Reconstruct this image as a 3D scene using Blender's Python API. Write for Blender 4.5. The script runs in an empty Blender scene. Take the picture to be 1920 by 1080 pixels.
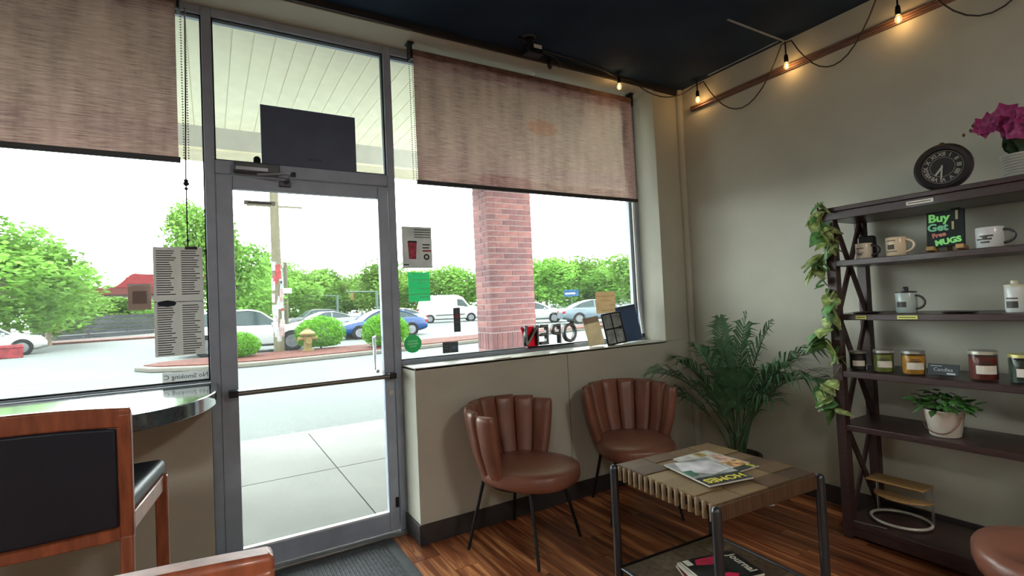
import bpy, bmesh, math, random
from mathutils import Vector, Matrix
R = math.radians
random.seed(7)
SC = bpy.context.scene
COL = SC.collection

# ------------------------------------------------------------------ camera
F_PX = 952.7301
YAW, PITCH, ROLL = 0.5371, 0.0289, 0.0457
_rt = Vector((math.cos(YAW), -math.sin(YAW), 0))
_fw = Vector((math.sin(YAW) * math.cos(PITCH), math.cos(YAW) * math.cos(PITCH), math.sin(PITCH)))
_up = _rt.cross(_fw)
_cx = _rt * math.cos(ROLL) - _up * math.sin(ROLL)
_cy = _rt * math.sin(ROLL) + _up * math.cos(ROLL)
cam_data = bpy.data.cameras.new('camera')
cam = bpy.data.objects.new('camera', cam_data)
COL.objects.link(cam)
m3 = Matrix((_cx, _cy, -_fw)).transposed()
cam.matrix_world = Matrix.Translation((-0.0202, -3.093, 1.375)) @ m3.to_4x4()
cam_data.sensor_width = 36
cam_data.lens = F_PX / 1920 * 36
cam_data.clip_start = 0.05
cam_data.clip_end = 1000
SC.camera = cam

# ------------------------------------------------------------------ overcast sky
w = bpy.data.worlds.new('overcast_sky')
SC.world = w
w.use_nodes = True
wn = w.node_tree.nodes
bg = wn['Background']
bg.inputs[0].default_value = (0.93, 0.98, 1.0, 1)
bg.inputs[1].default_value = 6.4

SC.view_settings.view_transform = 'Standard'
SC.view_settings.look = 'None'
SC.view_settings.exposure = 1.2
SC.view_settings.gamma = 1.0
SC.view_settings.use_curve_mapping = False
SC.cycles.max_bounces = 10
SC.cycles.diffuse_bounces = 6
SC.cycles.transparent_max_bounces = 16
SC.cycles.caustics_reflective = False
SC.cycles.caustics_refractive = False
SC.cycles.use_denoising = True

# ------------------------------------------------------------------ materials
def lin(c):
    out = []
    for v in c[:3]:
        v = v / 255.0
        out.append(v / 12.92 if v <= 0.04045 else ((v + 0.055) / 1.055) ** 2.4)
    return tuple(out) + (1,)
_mats = {}
ALB = 1.0          # albedo scale, lowers outdoor colours to suit the exposure
def M(name, col, rough=0.55, metal=0.0, var=0.12, scale=6.0, bump=0.0, bscale=60.0, coat=0.0,
      stretch=(1, 1, 1), emit=0.0, spec=0.5, rnd=0.0, trans=0.0):
    """procedural principled material: base colour mottled by noise, optional bump / per-object variation"""
    if name in _mats: return _mats[name]
    m = bpy.data.materials.new(name); m.use_nodes = True
    nt = m.node_tree; n = nt.nodes; l = nt.links
    b = n['Principled BSDF']
    b.inputs['Roughness'].default_value = rough
    b.inputs['Metallic'].default_value = metal
    b.inputs['Specular IOR Level'].default_value = spec * (1.0 if ALB == 1.0 else .25)
    if coat: b.inputs['Coat Weight'].default_value = coat; b.inputs['Coat Roughness'].default_value = 0.08
    tc = n.new('ShaderNodeTexCoord')
    mp = n.new('ShaderNodeMapping'); mp.inputs['Scale'].default_value = stretch
    l.new(tc.outputs['Object'], mp.inputs['Vector'])
    nz = n.new('ShaderNodeTexNoise'); nz.inputs['Scale'].default_value = scale; nz.inputs['Detail'].default_value = 5
    l.new(mp.outputs[0], nz.inputs['Vector'])
    rp = n.new('ShaderNodeValToRGB')
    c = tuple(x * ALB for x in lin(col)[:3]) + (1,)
    d = tuple(max(0, x * (1 - 2 * var)) for x in c[:3]) + (1,)
    u = tuple(min(1, x * (1 + 2 * var)) for x in c[:3]) + (1,)
    rp.color_ramp.elements[0].position = 0.3; rp.color_ramp.elements[0].color = d
    rp.color_ramp.elements[1].position = 0.7; rp.color_ramp.elements[1].color = u
    l.new(nz.outputs['Fac'], rp.inputs['Fac'])
    out = rp.outputs['Color']
    if rnd:
        oi = n.new('ShaderNodeObjectInfo'); hs = n.new('ShaderNodeHueSaturation')
        mr = n.new('ShaderNodeMapRange'); mr.inputs['To Min'].default_value = 1 - rnd; mr.inputs['To Max'].default_value = 1 + rnd
        l.new(oi.outputs['Random'], mr.inputs['Value']); l.new(mr.outputs[0], hs.inputs['Value'])
        mr2 = n.new('ShaderNodeMapRange'); mr2.inputs['To Min'].default_value = .5 - rnd * .03; mr2.inputs['To Max'].default_value = .5 + rnd * .03
        l.new(oi.outputs['Random'], mr2.inputs['Value']); l.new(mr2.outputs[0], hs.inputs['Hue'])
        l.new(out, hs.inputs['Color']); out = hs.outputs['Color']
    l.new(out, b.inputs['Base Color'])
    if bump:
        n2 = n.new('ShaderNodeTexNoise'); n2.inputs['Scale'].default_value = bscale; n2.inputs['Detail'].default_value = 3
        l.new(mp.outputs[0], n2.inputs['Vector'])
        bp = n.new('ShaderNodeBump'); bp.inputs['Strength'].default_value = bump; bp.inputs['Distance'].default_value = 0.01
        l.new(n2.outputs['Fac'], bp.inputs['Height']); l.new(bp.outputs[0], b.inputs['Normal'])
    if emit:
        b.inputs['Emission Color'].default_value = c; b.inputs['Emission Strength'].default_value = emit
    if trans:     # thin leaf / paper: some of the light passes through
        tr = n.new('ShaderNodeBsdfTranslucent'); l.new(out, tr.inputs['Color'])
        mx = n.new('ShaderNodeMixShader'); mx.inputs[0].default_value = trans
        l.new(b.outputs[0], mx.inputs[1]); l.new(tr.outputs[0], mx.inputs[2])
        l.new(mx.outputs[0], n['Material Output'].inputs['Surface'])
    _mats[name] = m
    return m

def glass_mat(name, veil=0.03, tint=(1, 1, 1), refl=1.0):
    """thin pane: clear straight-through glass with fresnel reflection and a pale layer mixed in to imitate haze"""
    if name in _mats: return _mats[name]
    m = bpy.data.materials.new(name); m.use_nodes = True
    nt = m.node_tree; n = nt.nodes; l = nt.links; n.clear()
    o = n.new('ShaderNodeOutputMaterial')
    t = n.new('ShaderNodeBsdfTransparent'); t.inputs[0].default_value = (*tint, 1)
    g = n.new('ShaderNodeBsdfGlossy'); g.inputs['Roughness'].default_value = 0.02
    fr = n.new('ShaderNodeFresnel'); fr.inputs[0].default_value = 1.35
    ml = n.new('ShaderNodeMath'); ml.operation = 'MULTIPLY'; ml.inputs[1].default_value = refl * .5
    l.new(fr.outputs[0], ml.inputs[0])
    mx = n.new('ShaderNodeMixShader'); l.new(ml.outputs[0], mx.inputs[0]); l.new(t.outputs[0], mx.inputs[1]); l.new(g.outputs[0], mx.inputs[2])
    d = n.new('ShaderNodeBsdfTranslucent'); d.inputs[0].default_value = (.85, .95, .92, 1)  # translucent layer paints a veil of haze and glare into the glass
    nz = n.new('ShaderNodeTexNoise'); nz.inputs['Scale'].default_value = 1.3; nz.inputs['Detail'].default_value = 4
    tc = n.new('ShaderNodeTexCoord'); l.new(tc.outputs['Object'], nz.inputs['Vector'])
    mr = n.new('ShaderNodeMapRange'); mr.inputs['From Min'].default_value = .3; mr.inputs['From Max'].default_value = .7
    mr.inputs['To Min'].default_value = veil * .6; mr.inputs['To Max'].default_value = veil * 1.3
    l.new(nz.outputs['Fac'], mr.inputs['Value'])
    m2 = n.new('ShaderNodeMixShader'); l.new(mr.outputs[0], m2.inputs[0]); l.new(mx.outputs[0], m2.inputs[1]); l.new(d.outputs[0], m2.inputs[2])
    l.new(m2.outputs[0], o.inputs['Surface'])
    _mats[name] = m
    return m

def shade_fabric():
    m = bpy.data.materials.new('shade_fabric'); m.use_nodes = True
    nt = m.node_tree; n = nt.nodes; l = nt.links; n.clear()
    o = n.new('ShaderNodeOutputMaterial'); tc = n.new('ShaderNodeTexCoord')
    mp = n.new('ShaderNodeMapping'); mp.inputs['Scale'].default_value = (9, 1, 150); l.new(tc.outputs['Object'], mp.inputs['Vector'])
    nz = n.new('ShaderNodeTexNoise'); nz.inputs['Scale'].default_value = 1.0; nz.inputs['Detail'].default_value = 6; nz.inputs['Roughness'].default_value = .7
    l.new(mp.outputs[0], nz.inputs['Vector'])
    mp2 = n.new('ShaderNodeMapping'); mp2.inputs['Scale'].default_value = (22, 1, 4); l.new(tc.outputs['Object'], mp2.inputs['Vector'])
    nz2 = n.new('ShaderNodeTexNoise'); nz2.inputs['Scale'].default_value = .5; nz2.inputs['Detail'].default_value = 4
    l.new(mp2.outputs[0], nz2.inputs['Vector'])
    ad = n.new('ShaderNodeMath'); ad.operation = 'ADD'; l.new(nz.outputs['Fac'], ad.inputs[0])
    dm = n.new('ShaderNodeMath'); dm.operation = 'MULTIPLY_ADD'; dm.inputs[1].default_value = .5; dm.inputs[2].default_value = .25; l.new(nz2.outputs['Fac'], dm.inputs[0]); l.new(dm.outputs[0], ad.inputs[1])
    hf = n.new('ShaderNodeMath'); hf.operation = 'MULTIPLY'; hf.inputs[1].default_value = .5; l.new(ad.outputs[0], hf.inputs[0])
    rp = n.new('ShaderNodeValToRGB'); rp.color_ramp.elements[0].position = .40; rp.color_ramp.elements[1].position = .61
    rp.color_ramp.elements[0].color = lin((104, 76, 74)); rp.color_ramp.elements[1].color = lin((190, 154, 146))
    l.new(hf.outputs[0], rp.inputs['Fac'])
    di = n.new('ShaderNodeBsdfDiffuse'); tl = n.new('ShaderNodeBsdfTranslucent'); tp = n.new('ShaderNodeBsdfTransparent')
    l.new(rp.outputs[0], di.inputs[0]); l.new(rp.outputs[0], tl.inputs[0]); tp.inputs[0].default_value = (.9, .8, .74, 1)
    a = n.new('ShaderNodeMixShader'); a.inputs[0].default_value = .5; l.new(di.outputs[0], a.inputs[1]); l.new(tl.outputs[0], a.inputs[2])
    b = n.new('ShaderNodeMixShader'); b.inputs[0].default_value = .07; l.new(a.outputs[0], b.inputs[1]); l.new(tp.outputs[0], b.inputs[2])
    l.new(b.outputs[0], o.inputs['Surface'])
    return m

def stain_mat():
    m = bpy.data.materials.new('shade_stain'); m.use_nodes = True
    nt = m.node_tree; n = nt.nodes; l = nt.links; n.clear()
    o = n.new('ShaderNodeOutputMaterial'); tp = n.new('ShaderNodeBsdfTransparent'); di = n.new('ShaderNodeBsdfTranslucent')
    nz = n.new('ShaderNodeTexNoise'); nz.inputs['Scale'].default_value = 30
    mx2 = n.new('ShaderNodeMixRGB'); mx2.inputs[1].default_value = (1, .86, .74, 1); mx2.inputs[2].default_value = (1, .80, .68, 1); l.new(nz.outputs['Fac'], mx2.inputs[0])
    l.new(mx2.outputs[0], tp.inputs[0]); di.inputs[0].default_value = lin((206, 160, 132))
    mx = n.new('ShaderNodeMixShader'); mx.inputs[0].default_value = .06; l.new(tp.outputs[0], mx.inputs[1]); l.new(di.outputs[0], mx.inputs[2]); l.new(mx.outputs[0], o.inputs['Surface'])
    return m

def plank_mat():
    m = bpy.data.materials.new('acacia_plank'); m.use_nodes = True
    nt = m.node_tree; n = nt.nodes; l = nt.links; b = n['Principled BSDF']
    tc = n.new('ShaderNodeTexCoord'); oi = n.new('ShaderNodeObjectInfo')
    off = n.new('ShaderNodeVectorMath'); off.operation = 'MULTIPLY_ADD'
    cmb = n.new('ShaderNodeCombineXYZ'); l.new(oi.outputs['Random'], cmb.inputs[0]); l.new(oi.outputs['Random'], cmb.inputs[1]); l.new(oi.outputs['Random'], cmb.inputs[2])
    off.inputs[1].default_value = (37, 53, 11); l.new(cmb.outputs[0], off.inputs[0]); l.new(tc.outputs['Object'], off.inputs[2])
    mp = n.new('ShaderNodeMapping'); mp.inputs['Scale'].default_value = (26, 1.1, 1); l.new(off.outputs[0], mp.inputs['Vector'])
    nz = n.new('ShaderNodeTexNoise'); nz.inputs['Scale'].default_value = 1; nz.inputs['Detail'].default_value = 6; nz.inputs['Distortion'].default_value = .6
    l.new(mp.outputs[0], nz.inputs['Vector'])
    rp = n.new('ShaderNodeValToRGB'); e = rp.color_ramp.elements
    e[0].position = .3; e[0].color = lin((82, 42, 26)); e[1].position = .70; e[1].color = lin((214, 148, 96))
    x = e.new(.5); x.color = lin((140, 80, 50))
    l.new(nz.outputs['Fac'], rp.inputs['Fac'])
    hs = n.new('ShaderNodeHueSaturation'); mr = n.new('ShaderNodeMapRange'); mr.inputs['To Min'].default_value = .62; mr.inputs['To Max'].default_value = 1.3
    l.new(oi.outputs['Random'], mr.inputs['Value']); l.new(mr.outputs[0], hs.inputs['Value']); l.new(rp.outputs[0], hs.inputs['Color'])
    l.new(hs.outputs[0], b.inputs['Base Color']); b.inputs['Roughness'].default_value = .36
    bp = n.new('ShaderNodeBump'); bp.inputs['Strength'].default_value = .12; bp.inputs['Distance'].default_value = .004
    l.new(nz.outputs['Fac'], bp.inputs['Height']); l.new(bp.outputs[0], b.inputs['Normal'])
    return m

PAINT = M('taupe_wall_paint', (191, 189, 175), .75, var=.03, scale=3, bump=.05, bscale=140)
ALU = M('anodised_aluminium', (160, 169, 186), .45, metal=.2, var=.05, scale=10)
GASKET = M('black_rubber', (28, 30, 34), .7)
CEIL = M('matte_navy_ceiling', (38, 54, 74), .85, var=.1, scale=2, spec=.15)
DARKBASE = M('charcoal_vinyl', (58, 54, 54), .5)
GLASS = glass_mat('window_glass', .009, (.97, 1.0, .985))
BLACK = M('black_plastic', (24, 25, 28), .4)
WHITE = M('white_plastic', (225, 228, 226), .4, var=.03)
CHROME = M('satin_steel', (190, 192, 195), .28, metal=.9, var=.04)
ESP = M('espresso_wood', (56, 35, 34), .38, var=.22, scale=5, stretch=(3, 3, 30), coat=.15)
CHERRY = M('cherry_wood', (150, 84, 58), .35, var=.15, scale=5, stretch=(12, 12, 2), coat=.25)
BLKLEATHER = M('black_leatherette', (26, 35, 48), .42, var=.1, bump=.1, bscale=300)
COGNAC = M('cognac_leather', (130, 84, 68), .33, var=.10, scale=5, bump=.06, bscale=220)
GUNMETAL = M('dark_steel_tube', (74, 76, 82), .32, metal=.7, var=.06)
BLKMETAL = M('black_metal', (32, 33, 36), .4, metal=.4)
FABRIC = shade_fabric()
PLANK = plank_mat()

# ------------------------------------------------------------------ mesh helpers
class MB:
    def __init__(s): s.v = []; s.f = []
    def add(s, v, f):
        o = len(s.v); s.v += [tuple(p) for p in v]; s.f += [tuple(i + o for i in q) for q in f]; return s
    def box(s, x0, x1, y0, y1, z0, z1, T=None):
        v = [(x, y, z) for x in (x0, x1) for y in (y0, y1) for z in (z0, z1)]
        if T: v = [tuple(T @ Vector(p)) for p in v]
        return s.add(v, [(0, 1, 3, 2), (4, 6, 7, 5), (0, 4, 5, 1), (2, 3, 7, 6), (0, 2, 6, 4), (1, 5, 7, 3)])
    def beam(s, p0, p1, w, h, up=(0, 0, 1)):
        """rectangular bar from p0 to p1, w across, h along up"""
        p0 = Vector(p0); p1 = Vector(p1); d = (p1 - p0).normalized(); u = Vector(up)
        a = d.cross(u).normalized(); u = a.cross(d).normalized()
        v = []
        for p in (p0, p1):
            for i, j in ((-1, -1), (1, -1), (1, 1), (-1, 1)): v.append(p + a * (w / 2 * i) + u * (h / 2 * j))
        return s.add(v, [(3, 2, 1, 0), (4, 5, 6, 7), (0, 1, 5, 4), (1, 2, 6, 5), (2, 3, 7, 6), (3, 0, 4, 7)])
    def tube(s, pts, r, n=8, cap=True):
        pts = [Vector(p) for p in pts]; k = len(pts); rs = r if isinstance(r, (list, tuple)) else [r] * k
        v = []; prev = None
        for i, p in enumerate(pts):
            d = (pts[min(i + 1, k - 1)] - pts[max(i - 1, 0)]).normalized()
            if prev is None:
                a = d.cross(Vector((0, 0, 1)))
                if a.length < 1e-3: a = d.cross(Vector((1, 0, 0)))
            else: a = prev - d * prev.dot(d)
            a.normalize(); prev = a; b = d.cross(a)
            for j in range(n):
                t = 2 * math.pi * j / n; v.append(p + (a * math.cos(t) + b * math.sin(t)) * rs[i])
        f = [(i * n + j, i * n + (j + 1) % n, (i + 1) * n + (j + 1) % n, (i + 1) * n + j) for i in range(k - 1) for j in range(n)]
        if cap: f += [tuple(range(n - 1, -1, -1)), tuple((k - 1) * n + j for j in range(n))]
        return s.add(v, f)
    def lathe(s, prof, n=24, c=(0, 0, 0), ax='z', close=False):
        v = []; f = []
        k = len(prof)
        for r, z in prof:
            for j in range(n):
                t = 2 * math.pi * j / n; a, b = r * math.cos(t), r * math.sin(t)
                p = {'z': (a, b, z), 'y': (a, z, b), 'x': (z, a, b)}[ax]
                v.append((p[0] + c[0], p[1] + c[1], p[2] + c[2]))
        for i in range(k - 1):
            for j in range(n): f.append((i * n + j, i * n + (j + 1) % n, (i + 1) * n + (j + 1) % n, (i + 1) * n + j))
        if not close:
            if prof[0][0] > 1e-5: f.append(tuple(range(n - 1, -1, -1)))
            if prof[-1][0] > 1e-5: f.append(tuple((k - 1) * n + j for j in range(n)))
        return s.add(v, f)
    def prism(s, poly, a0, a1, ax='z'):
        """polygon (2-D) extruded along ax from a0 to a1"""
        n = len(poly); v = []
        for a in (a0, a1):
            for p, q in poly: v.append({'z': (p, q, a), 'y': (p, a, q), 'x': (a, p, q)}[ax])
        f = [tuple(range(n - 1, -1, -1)), tuple(range(n, 2 * n))] + [(i, (i + 1) % n, n + (i + 1) % n, n + i) for i in range(n)]
        return s.add(v, f)
    def grid(s, rows, closed=False):
        """skin a list of equal-length point rows"""
        n = len(rows[0]); v = [p for r in rows for p in r]; f = []
        for i in range(len(rows) - 1):
            for j in range(n if closed else n - 1): f.append((i * n + j, i * n + (j + 1) % n, (i + 1) * n + (j + 1) % n, (i + 1) * n + j))
        return s.add(v, f)
    def mesh(s, name, smooth=None, fix=True):
        me = bpy.data.meshes.new(name); me.from_pydata(s.v, [], s.f)
        if fix:
            bm = bmesh.new(); bm.from_mesh(me)
            bmesh.ops.remove_doubles(bm, verts=bm.verts, dist=1e-6)
            bmesh.ops.recalc_face_normals(bm, faces=bm.faces); bm.to_mesh(me); bm.free()
        me.update()
        if smooth is not None:
            me.shade_smooth()
            if smooth < 179: me.set_sharp_from_angle(angle=R(smooth))
        return me

def link(name, me, mat, parent=None, loc=None, rot=None):
    o = bpy.data.objects.new(name, me); COL.objects.link(o)
    if mat is not None and not me.materials: me.materials.append(mat)
    if parent is not None: o.parent = parent
    if loc is not None: o.location = loc
    if rot is not None: o.rotation_euler = rot
    return o
def part(name, mb, mat, parent, smooth=None, bevel=0, loc=None, rot=None, seg=2):
    o = link(name, mb.mesh(name, smooth), mat, parent, loc, rot)
    if bevel: bev(o, bevel, seg)
    return o
def bev(o, wd, seg=2):
    b = o.modifiers.new('bevel', 'BEVEL'); b.width = wd; b.segments = seg; b.limit_method = 'ANGLE'; b.angle_limit = R(40)
    o.data.shade_smooth(); o.data.set_sharp_from_angle(angle=R(40))
def tag(o, label, cat, group=None):
    o['label'] = label; o['category'] = cat
    if group: o['group'] = group
    return o
def thing(name, label, cat, loc=(0, 0, 0), rz=0.0, group=None):
    o = bpy.data.objects.new(name, None); COL.objects.link(o); o.location = loc; o.rotation_euler = (0, 0, rz); o.empty_display_size = .1
    return tag(o, label, cat, group)
def single(name, mb, mat, label, cat, loc=(0, 0, 0), rz=0, group=None, smooth=None, bevel=0):
    o = part(name, mb, mat, None, smooth, bevel, loc, (0, 0, rz)); return tag(o, label, cat, group)
def struct(name, mb, mat, parent=None, smooth=None, bevel=0, loc=None):
    o = part(name, mb, mat, parent, smooth, bevel, loc)
    if parent is None: o['kind'] = 'structure'
    return o
def struct_root(name, loc=(0, 0, 0)):
    o = bpy.data.objects.new(name, None); COL.objects.link(o); o.location = loc; o['kind'] = 'structure'; o.empty_display_size = .1
    return o
def copy_tree(o, parent=None):
    c = o.copy(); COL.objects.link(c)
    if parent is not None: c.parent = parent
    for ch in list(o.children): copy_tree(ch, c)
    return c
def text_mesh(s, size, depth=.0006, bold=0.0, align='CENTER'):
    cu = bpy.data.curves.new('lettering', 'FONT'); cu.body = s; cu.size = size; cu.extrude = depth; cu.offset = bold
    cu.align_x = align; cu.align_y = 'CENTER'; cu.resolution_u = 3
    o = bpy.data.objects.new('lettering', cu); COL.objects.link(o)
    dg = bpy.context.evaluated_depsgraph_get()
    me = bpy.data.meshes.new_from_object(o.evaluated_get(dg), preserve_all_data_layers=False, depsgraph=dg)
    bpy.data.objects.remove(o); bpy.data.curves.remove(cu); me.materials.clear()
    return me
def text(s, size, mat, parent, T, depth=.0006, bold=0.0, mirror=False, name='lettering', align='CENTER', sx=1.0):
    me = text_mesh(s, size, depth, bold, align)
    me.transform(Matrix.Diagonal((-sx if mirror else sx, 1, 1, 1)))
    if mirror: me.flip_normals()
    me.transform(T)
    return link(name, me, mat, parent)
def wallT(p):      # text standing upright facing -y (towards the room)
    return Matrix.Translation(p) @ Matrix.Rotation(R(90), 4, 'X')
def sideT(p):      # text standing upright facing -x
    return Matrix.Translation(p) @ Matrix.Rotation(R(-90), 4, 'Z') @ Matrix.Rotation(R(90), 4, 'X')

# ================================================================== ROOM SHELL
XL, XR, YB, ZC = -3.4, 3.388, -6.4, 3.07
YI = -0.23                                   # inner face of the storefront wall
fl = struct('floor', MB().box(XL - .1, XR + .1, YB - .1, 0.02, -.12, -.006), M('dark_subfloor', (40, 28, 22), .8))
PW, PL = .127, 1.52
plank_me = MB().box(0, PW - .0025, 0, PL - .003, -.006, 0).mesh('plank')
plank_me.materials.append(PLANK)
row = 0; x = XL
while x < XR - .01:
    y = YB - random.uniform(0, .9) * PL
    while y < -.0:
        y0, y1 = max(y, YB), min(y + PL, 0.0)
        if y1 - y0 > .05:
            o = link('plank', plank_me, None, fl, (x, y0, 0))
            o.scale = (min(1, (XR - x) / PW), (y1 - y0) / PL, 1)
        y += PL
    x += PW; row += 1

struct('ceiling', MB().box(XL - .1, XR + .1, YB - .1, YI, ZC, ZC + .1), CEIL)
struct('wall_right', MB().box(XR, XR + .12, YB - .1, .1, 0, ZC + .1), PAINT)
struct('wall_left', MB().box(XL - .12, XL, YB - .1, .1, 0, ZC + .1), PAINT)
struct('wall_back', MB().box(XL, XR, YB - .12, YB, 0, ZC + .1), PAINT)
wf = struct_root('wall_front')
X_DL, X_DR, X_WR = -.027, .998, 3.087       # door frame left / right outer, window right reveal
part('knee_wall', MB().box(X_DR, XR, YI, .09, 0, 1.016), PAINT, wf, bevel=.004)
part('knee_wall', MB().box(XL, X_DL, YI, .09, 0, .969), PAINT, wf)
part('corner_pier', MB().box(X_WR, XR, YI, .1, 1.016, ZC), PAINT, wf, bevel=.004)
part('header', MB().box(XL, XR, YI, .1, 3.03, ZC + .25), PAINT, wf)
part('corner_bead', MB().lathe([(.03, 0), (.03, ZC)], 16, (XR - .012, YI - .012, 0)), PAINT, wf, smooth=60)
part('panel_seam', MB().box(2.105, 2.109, YI - .0015, YI + .01, .12, 1.0), M('paint_seam', (120, 118, 108), .7), wf)
struct('trim_1', MB().box(XL, XR, YI - .022, YI, 3.036, ZC), M('dark_ceiling_trim', (44, 40, 40), .5))
struct('baseboard_front', MB().box(X_DR, XR, YI - .012, YI, 0, .112).box(X_DR - .012, X_DR, YI - .012, .06, 0, .112), DARKBASE, bevel=.002)
struct('baseboard_left_front', MB().box(XL, X_DL - .02, YI - .012, YI, 0, .112), DARKBASE)
struct('baseboard_right', MB().box(XR - .012, XR, YB, YI - .012, 0, .112), DARKBASE, bevel=.002)
struct('baseboard_back', MB().box(XL, XR, YB, YB + .012, 0, .112), DARKBASE)
struct('baseboard_left', MB().box(XL, XL + .012, YB, YI, 0, .112), DARKBASE)
# brown wooden rail high on the right wall
rail = MB().box(XR - .018, XR, -5.6, -.36, 2.855, 2.90).box(XR - .028, XR - .018, -5.6, -.36, 2.862, 2.874).box(XR - .028, XR - .018, -5.6, -.36, 2.882, 2.893)
struct('trim_2', rail, M('brown_wood_rail', (124, 92, 78), .5, var=.15, stretch=(4, .5, 4)), bevel=.002)
struct('trim_3', MB().box(2.78, XR, -1.156, -1.142, ZC - .004, ZC + .01), M('pale_ceiling_seam', (150, 158, 165), .4))
struct('trim_4', MB().box(XR - .05, XR - .04, -1.13, -.56, ZC - .004, ZC + .01), M('pale_ceiling_seam', (150, 158, 165), .4))

# ------------------------------------------------------------------ storefront glazing
YG0, YG1 = .03, .036                         # glass
def frame_bars(root, bars, y0=0.0, y1=.09):
    for b in bars: part('frame_bar', MB().box(b[0], b[1], y0, y1, b[2], b[3]), ALU, root, bevel=.004)
def gasket(root, x0, x1, z0, z1, t=.008):
    part('gasket', MB().box(x0, x1, .018, .05, z0, z0 + t).box(x0, x1, .018, .05, z1 - t, z1).box(x0, x0 + t, .018, .05, z0, z1).box(x1 - t, x1, .018, .05, z0, z1), GASKET, root)
def pane(root, x0, x1, z0, z1):
    part('pane', MB().box(x0, x1, YG0, YG1, z0, z1), GLASS, root)
w1 = struct_root('window_1', (0, 0, 0))      # left of the door
frame_bars(w1, [(XL, X_DL, 1.0325, 1.043), (XL, X_DL, 2.985, 3.03), (XL, XL + .05, 1.045, 2.985), (-1.78, -1.73, 1.045, 2.985)])
pane(w1, -1.735, X_DL, 1.035, 2.99); gasket(w1, -1.73, X_DL + .001, 1.043, 2.987)
pane(w1, XL + .04, -1.775, 1.035, 2.99); gasket(w1, XL + .05, -1.78, 1.043, 2.987)
w2 = struct_root('window_2')                 # right of the door
frame_bars(w2, [(X_DR, X_WR, 1.016, 1.045), (X_DR, X_WR, 2.985, 3.03), (X_WR - .05, X_WR, 1.045, 2.985)])
pane(w2, X_DR - .01, X_WR - .045, 1.035, 2.99); gasket(w2, X_DR - .001, X_WR - .049, 1.043, 2.987)
part('sill', MB().box(X_DR, X_WR, YI, -.002, 1.0, 1.018), M('sill_paint', (200, 200, 188), .45, var=.03), w2, bevel=.003)
part('sill_vent', MB().box(1.55, 1.66, YI + .01, YI + .045, 1.018, 1.022), WHITE, w2)
w3 = struct_root('window_3')                 # transom and door frame
frame_bars(w3, [(X_DL, .02, 0, 3.03), (.953, X_DR, 0, 3.03), (.02, .953, 2.985, 3.03), (.02, .953, 2.135, 2.209)])
pane(w3, .015, .958, 2.2, 2.99); gasket(w3, .02, .953, 2.209, 2.987)
part('frame_screw', MB().lathe([(.004, 0), (.004, .003)], 10, (.7, -.003, 3.005), 'y'), CHROME, w3)
struct('trim_5', MB().box(X_DL, X_DR, -.05, .1, .0, .014), M('aluminium_threshold', (140, 138, 134), .35, metal=.7), bevel=.003)
d1 = struct_root('door_1', (.03, .045, 0))   # door leaf (hinged left), closer, push bar, pull
def dp(*a, **k): return part(*a, **k)
def dbox(x0, x1, z0, z1, y0=-.045, y1=.0): return MB().box(x0 - .03, x1 - .03, y0, y1, z0, z1)
dp('stile', dbox(.0205, .10, .02, 2.128), ALU, d1, bevel=.003)
dp('stile', dbox(.887, .948, .02, 2.128), ALU, d1, bevel=.003)
dp('rail', dbox(.10, .887, 2.058, 2.128), ALU, d1, bevel=.003)
dp('rail', dbox(.10, .887, .02, .13), ALU, d1, bevel=.003)
dp('pane', dbox(.095, .892, .125, 2.063, -.025, -.019), GLASS, d1)
dp('glazing_bead', dbox(.10, .887, .13, .138, -.04, -.01), WHITE, d1)
pb = dp('push_bar', MB().tube([(.045, -.10, .965), (.89, -.10, .965)], .0135, 12), M('bronze_bar', (120, 116, 110), .35, metal=.6), d1, smooth=50)
for bx in (.045, .89):
    part('bracket', MB().box(bx - .022, bx + .022, -.115, -.046, .948, .982), BLKMETAL, pb, bevel=.003)
pl = dp('pull_handle', MB().tube([(.83, .0, 1.2), (.83, .06, 1.2), (.83, .06, .99), (.83, .0, .99)], .011, 10), CHROME, d1, smooth=50)
cl = dp('door_closer', MB().box(.075, .30, -.105, -.045, 2.143, 2.195), M('grey_closer', (96, 98, 102), .4, metal=.4), d1, bevel=.006)
part('closer_cover', MB().box(.085, .24, -.108, -.105, 2.15, 2.168), CHROME, cl)
part('closer_spindle', MB().lathe([(.018, 0), (.018, .03), (.01, .04)], 14, (.19, -.078, 2.195)), BLKMETAL, cl, smooth=40)
ca = dp('closer_arm', MB().beam((.19, -.09, 2.135), (.36, -.16, 2.135), .022, .008).beam((.36, -.16, 2.128), (.335, -.055, 2.115), .02, .008), CHROME, d1)
part('arm_shoe', MB().box(.30, .36, -.06, -.045, 2.085, 2.115), GUNMETAL, ca, bevel=.003)
part('arm_joint', MB().lathe([(.014, 2.118), (.014, 2.142)], 12, (.36, -.16, 0)), BLKMETAL, ca)
dp('flush_bolt', MB().box(.895, .915, -.055, -.045, .16, .22), BLKMETAL, d1, bevel=.003)
dp('lock_cylinder', MB().lathe([(.016, -.056), (.016, -.045)], 16, (.89, 0, .86), 'y'), CHROME, d1, smooth=40)

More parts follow.
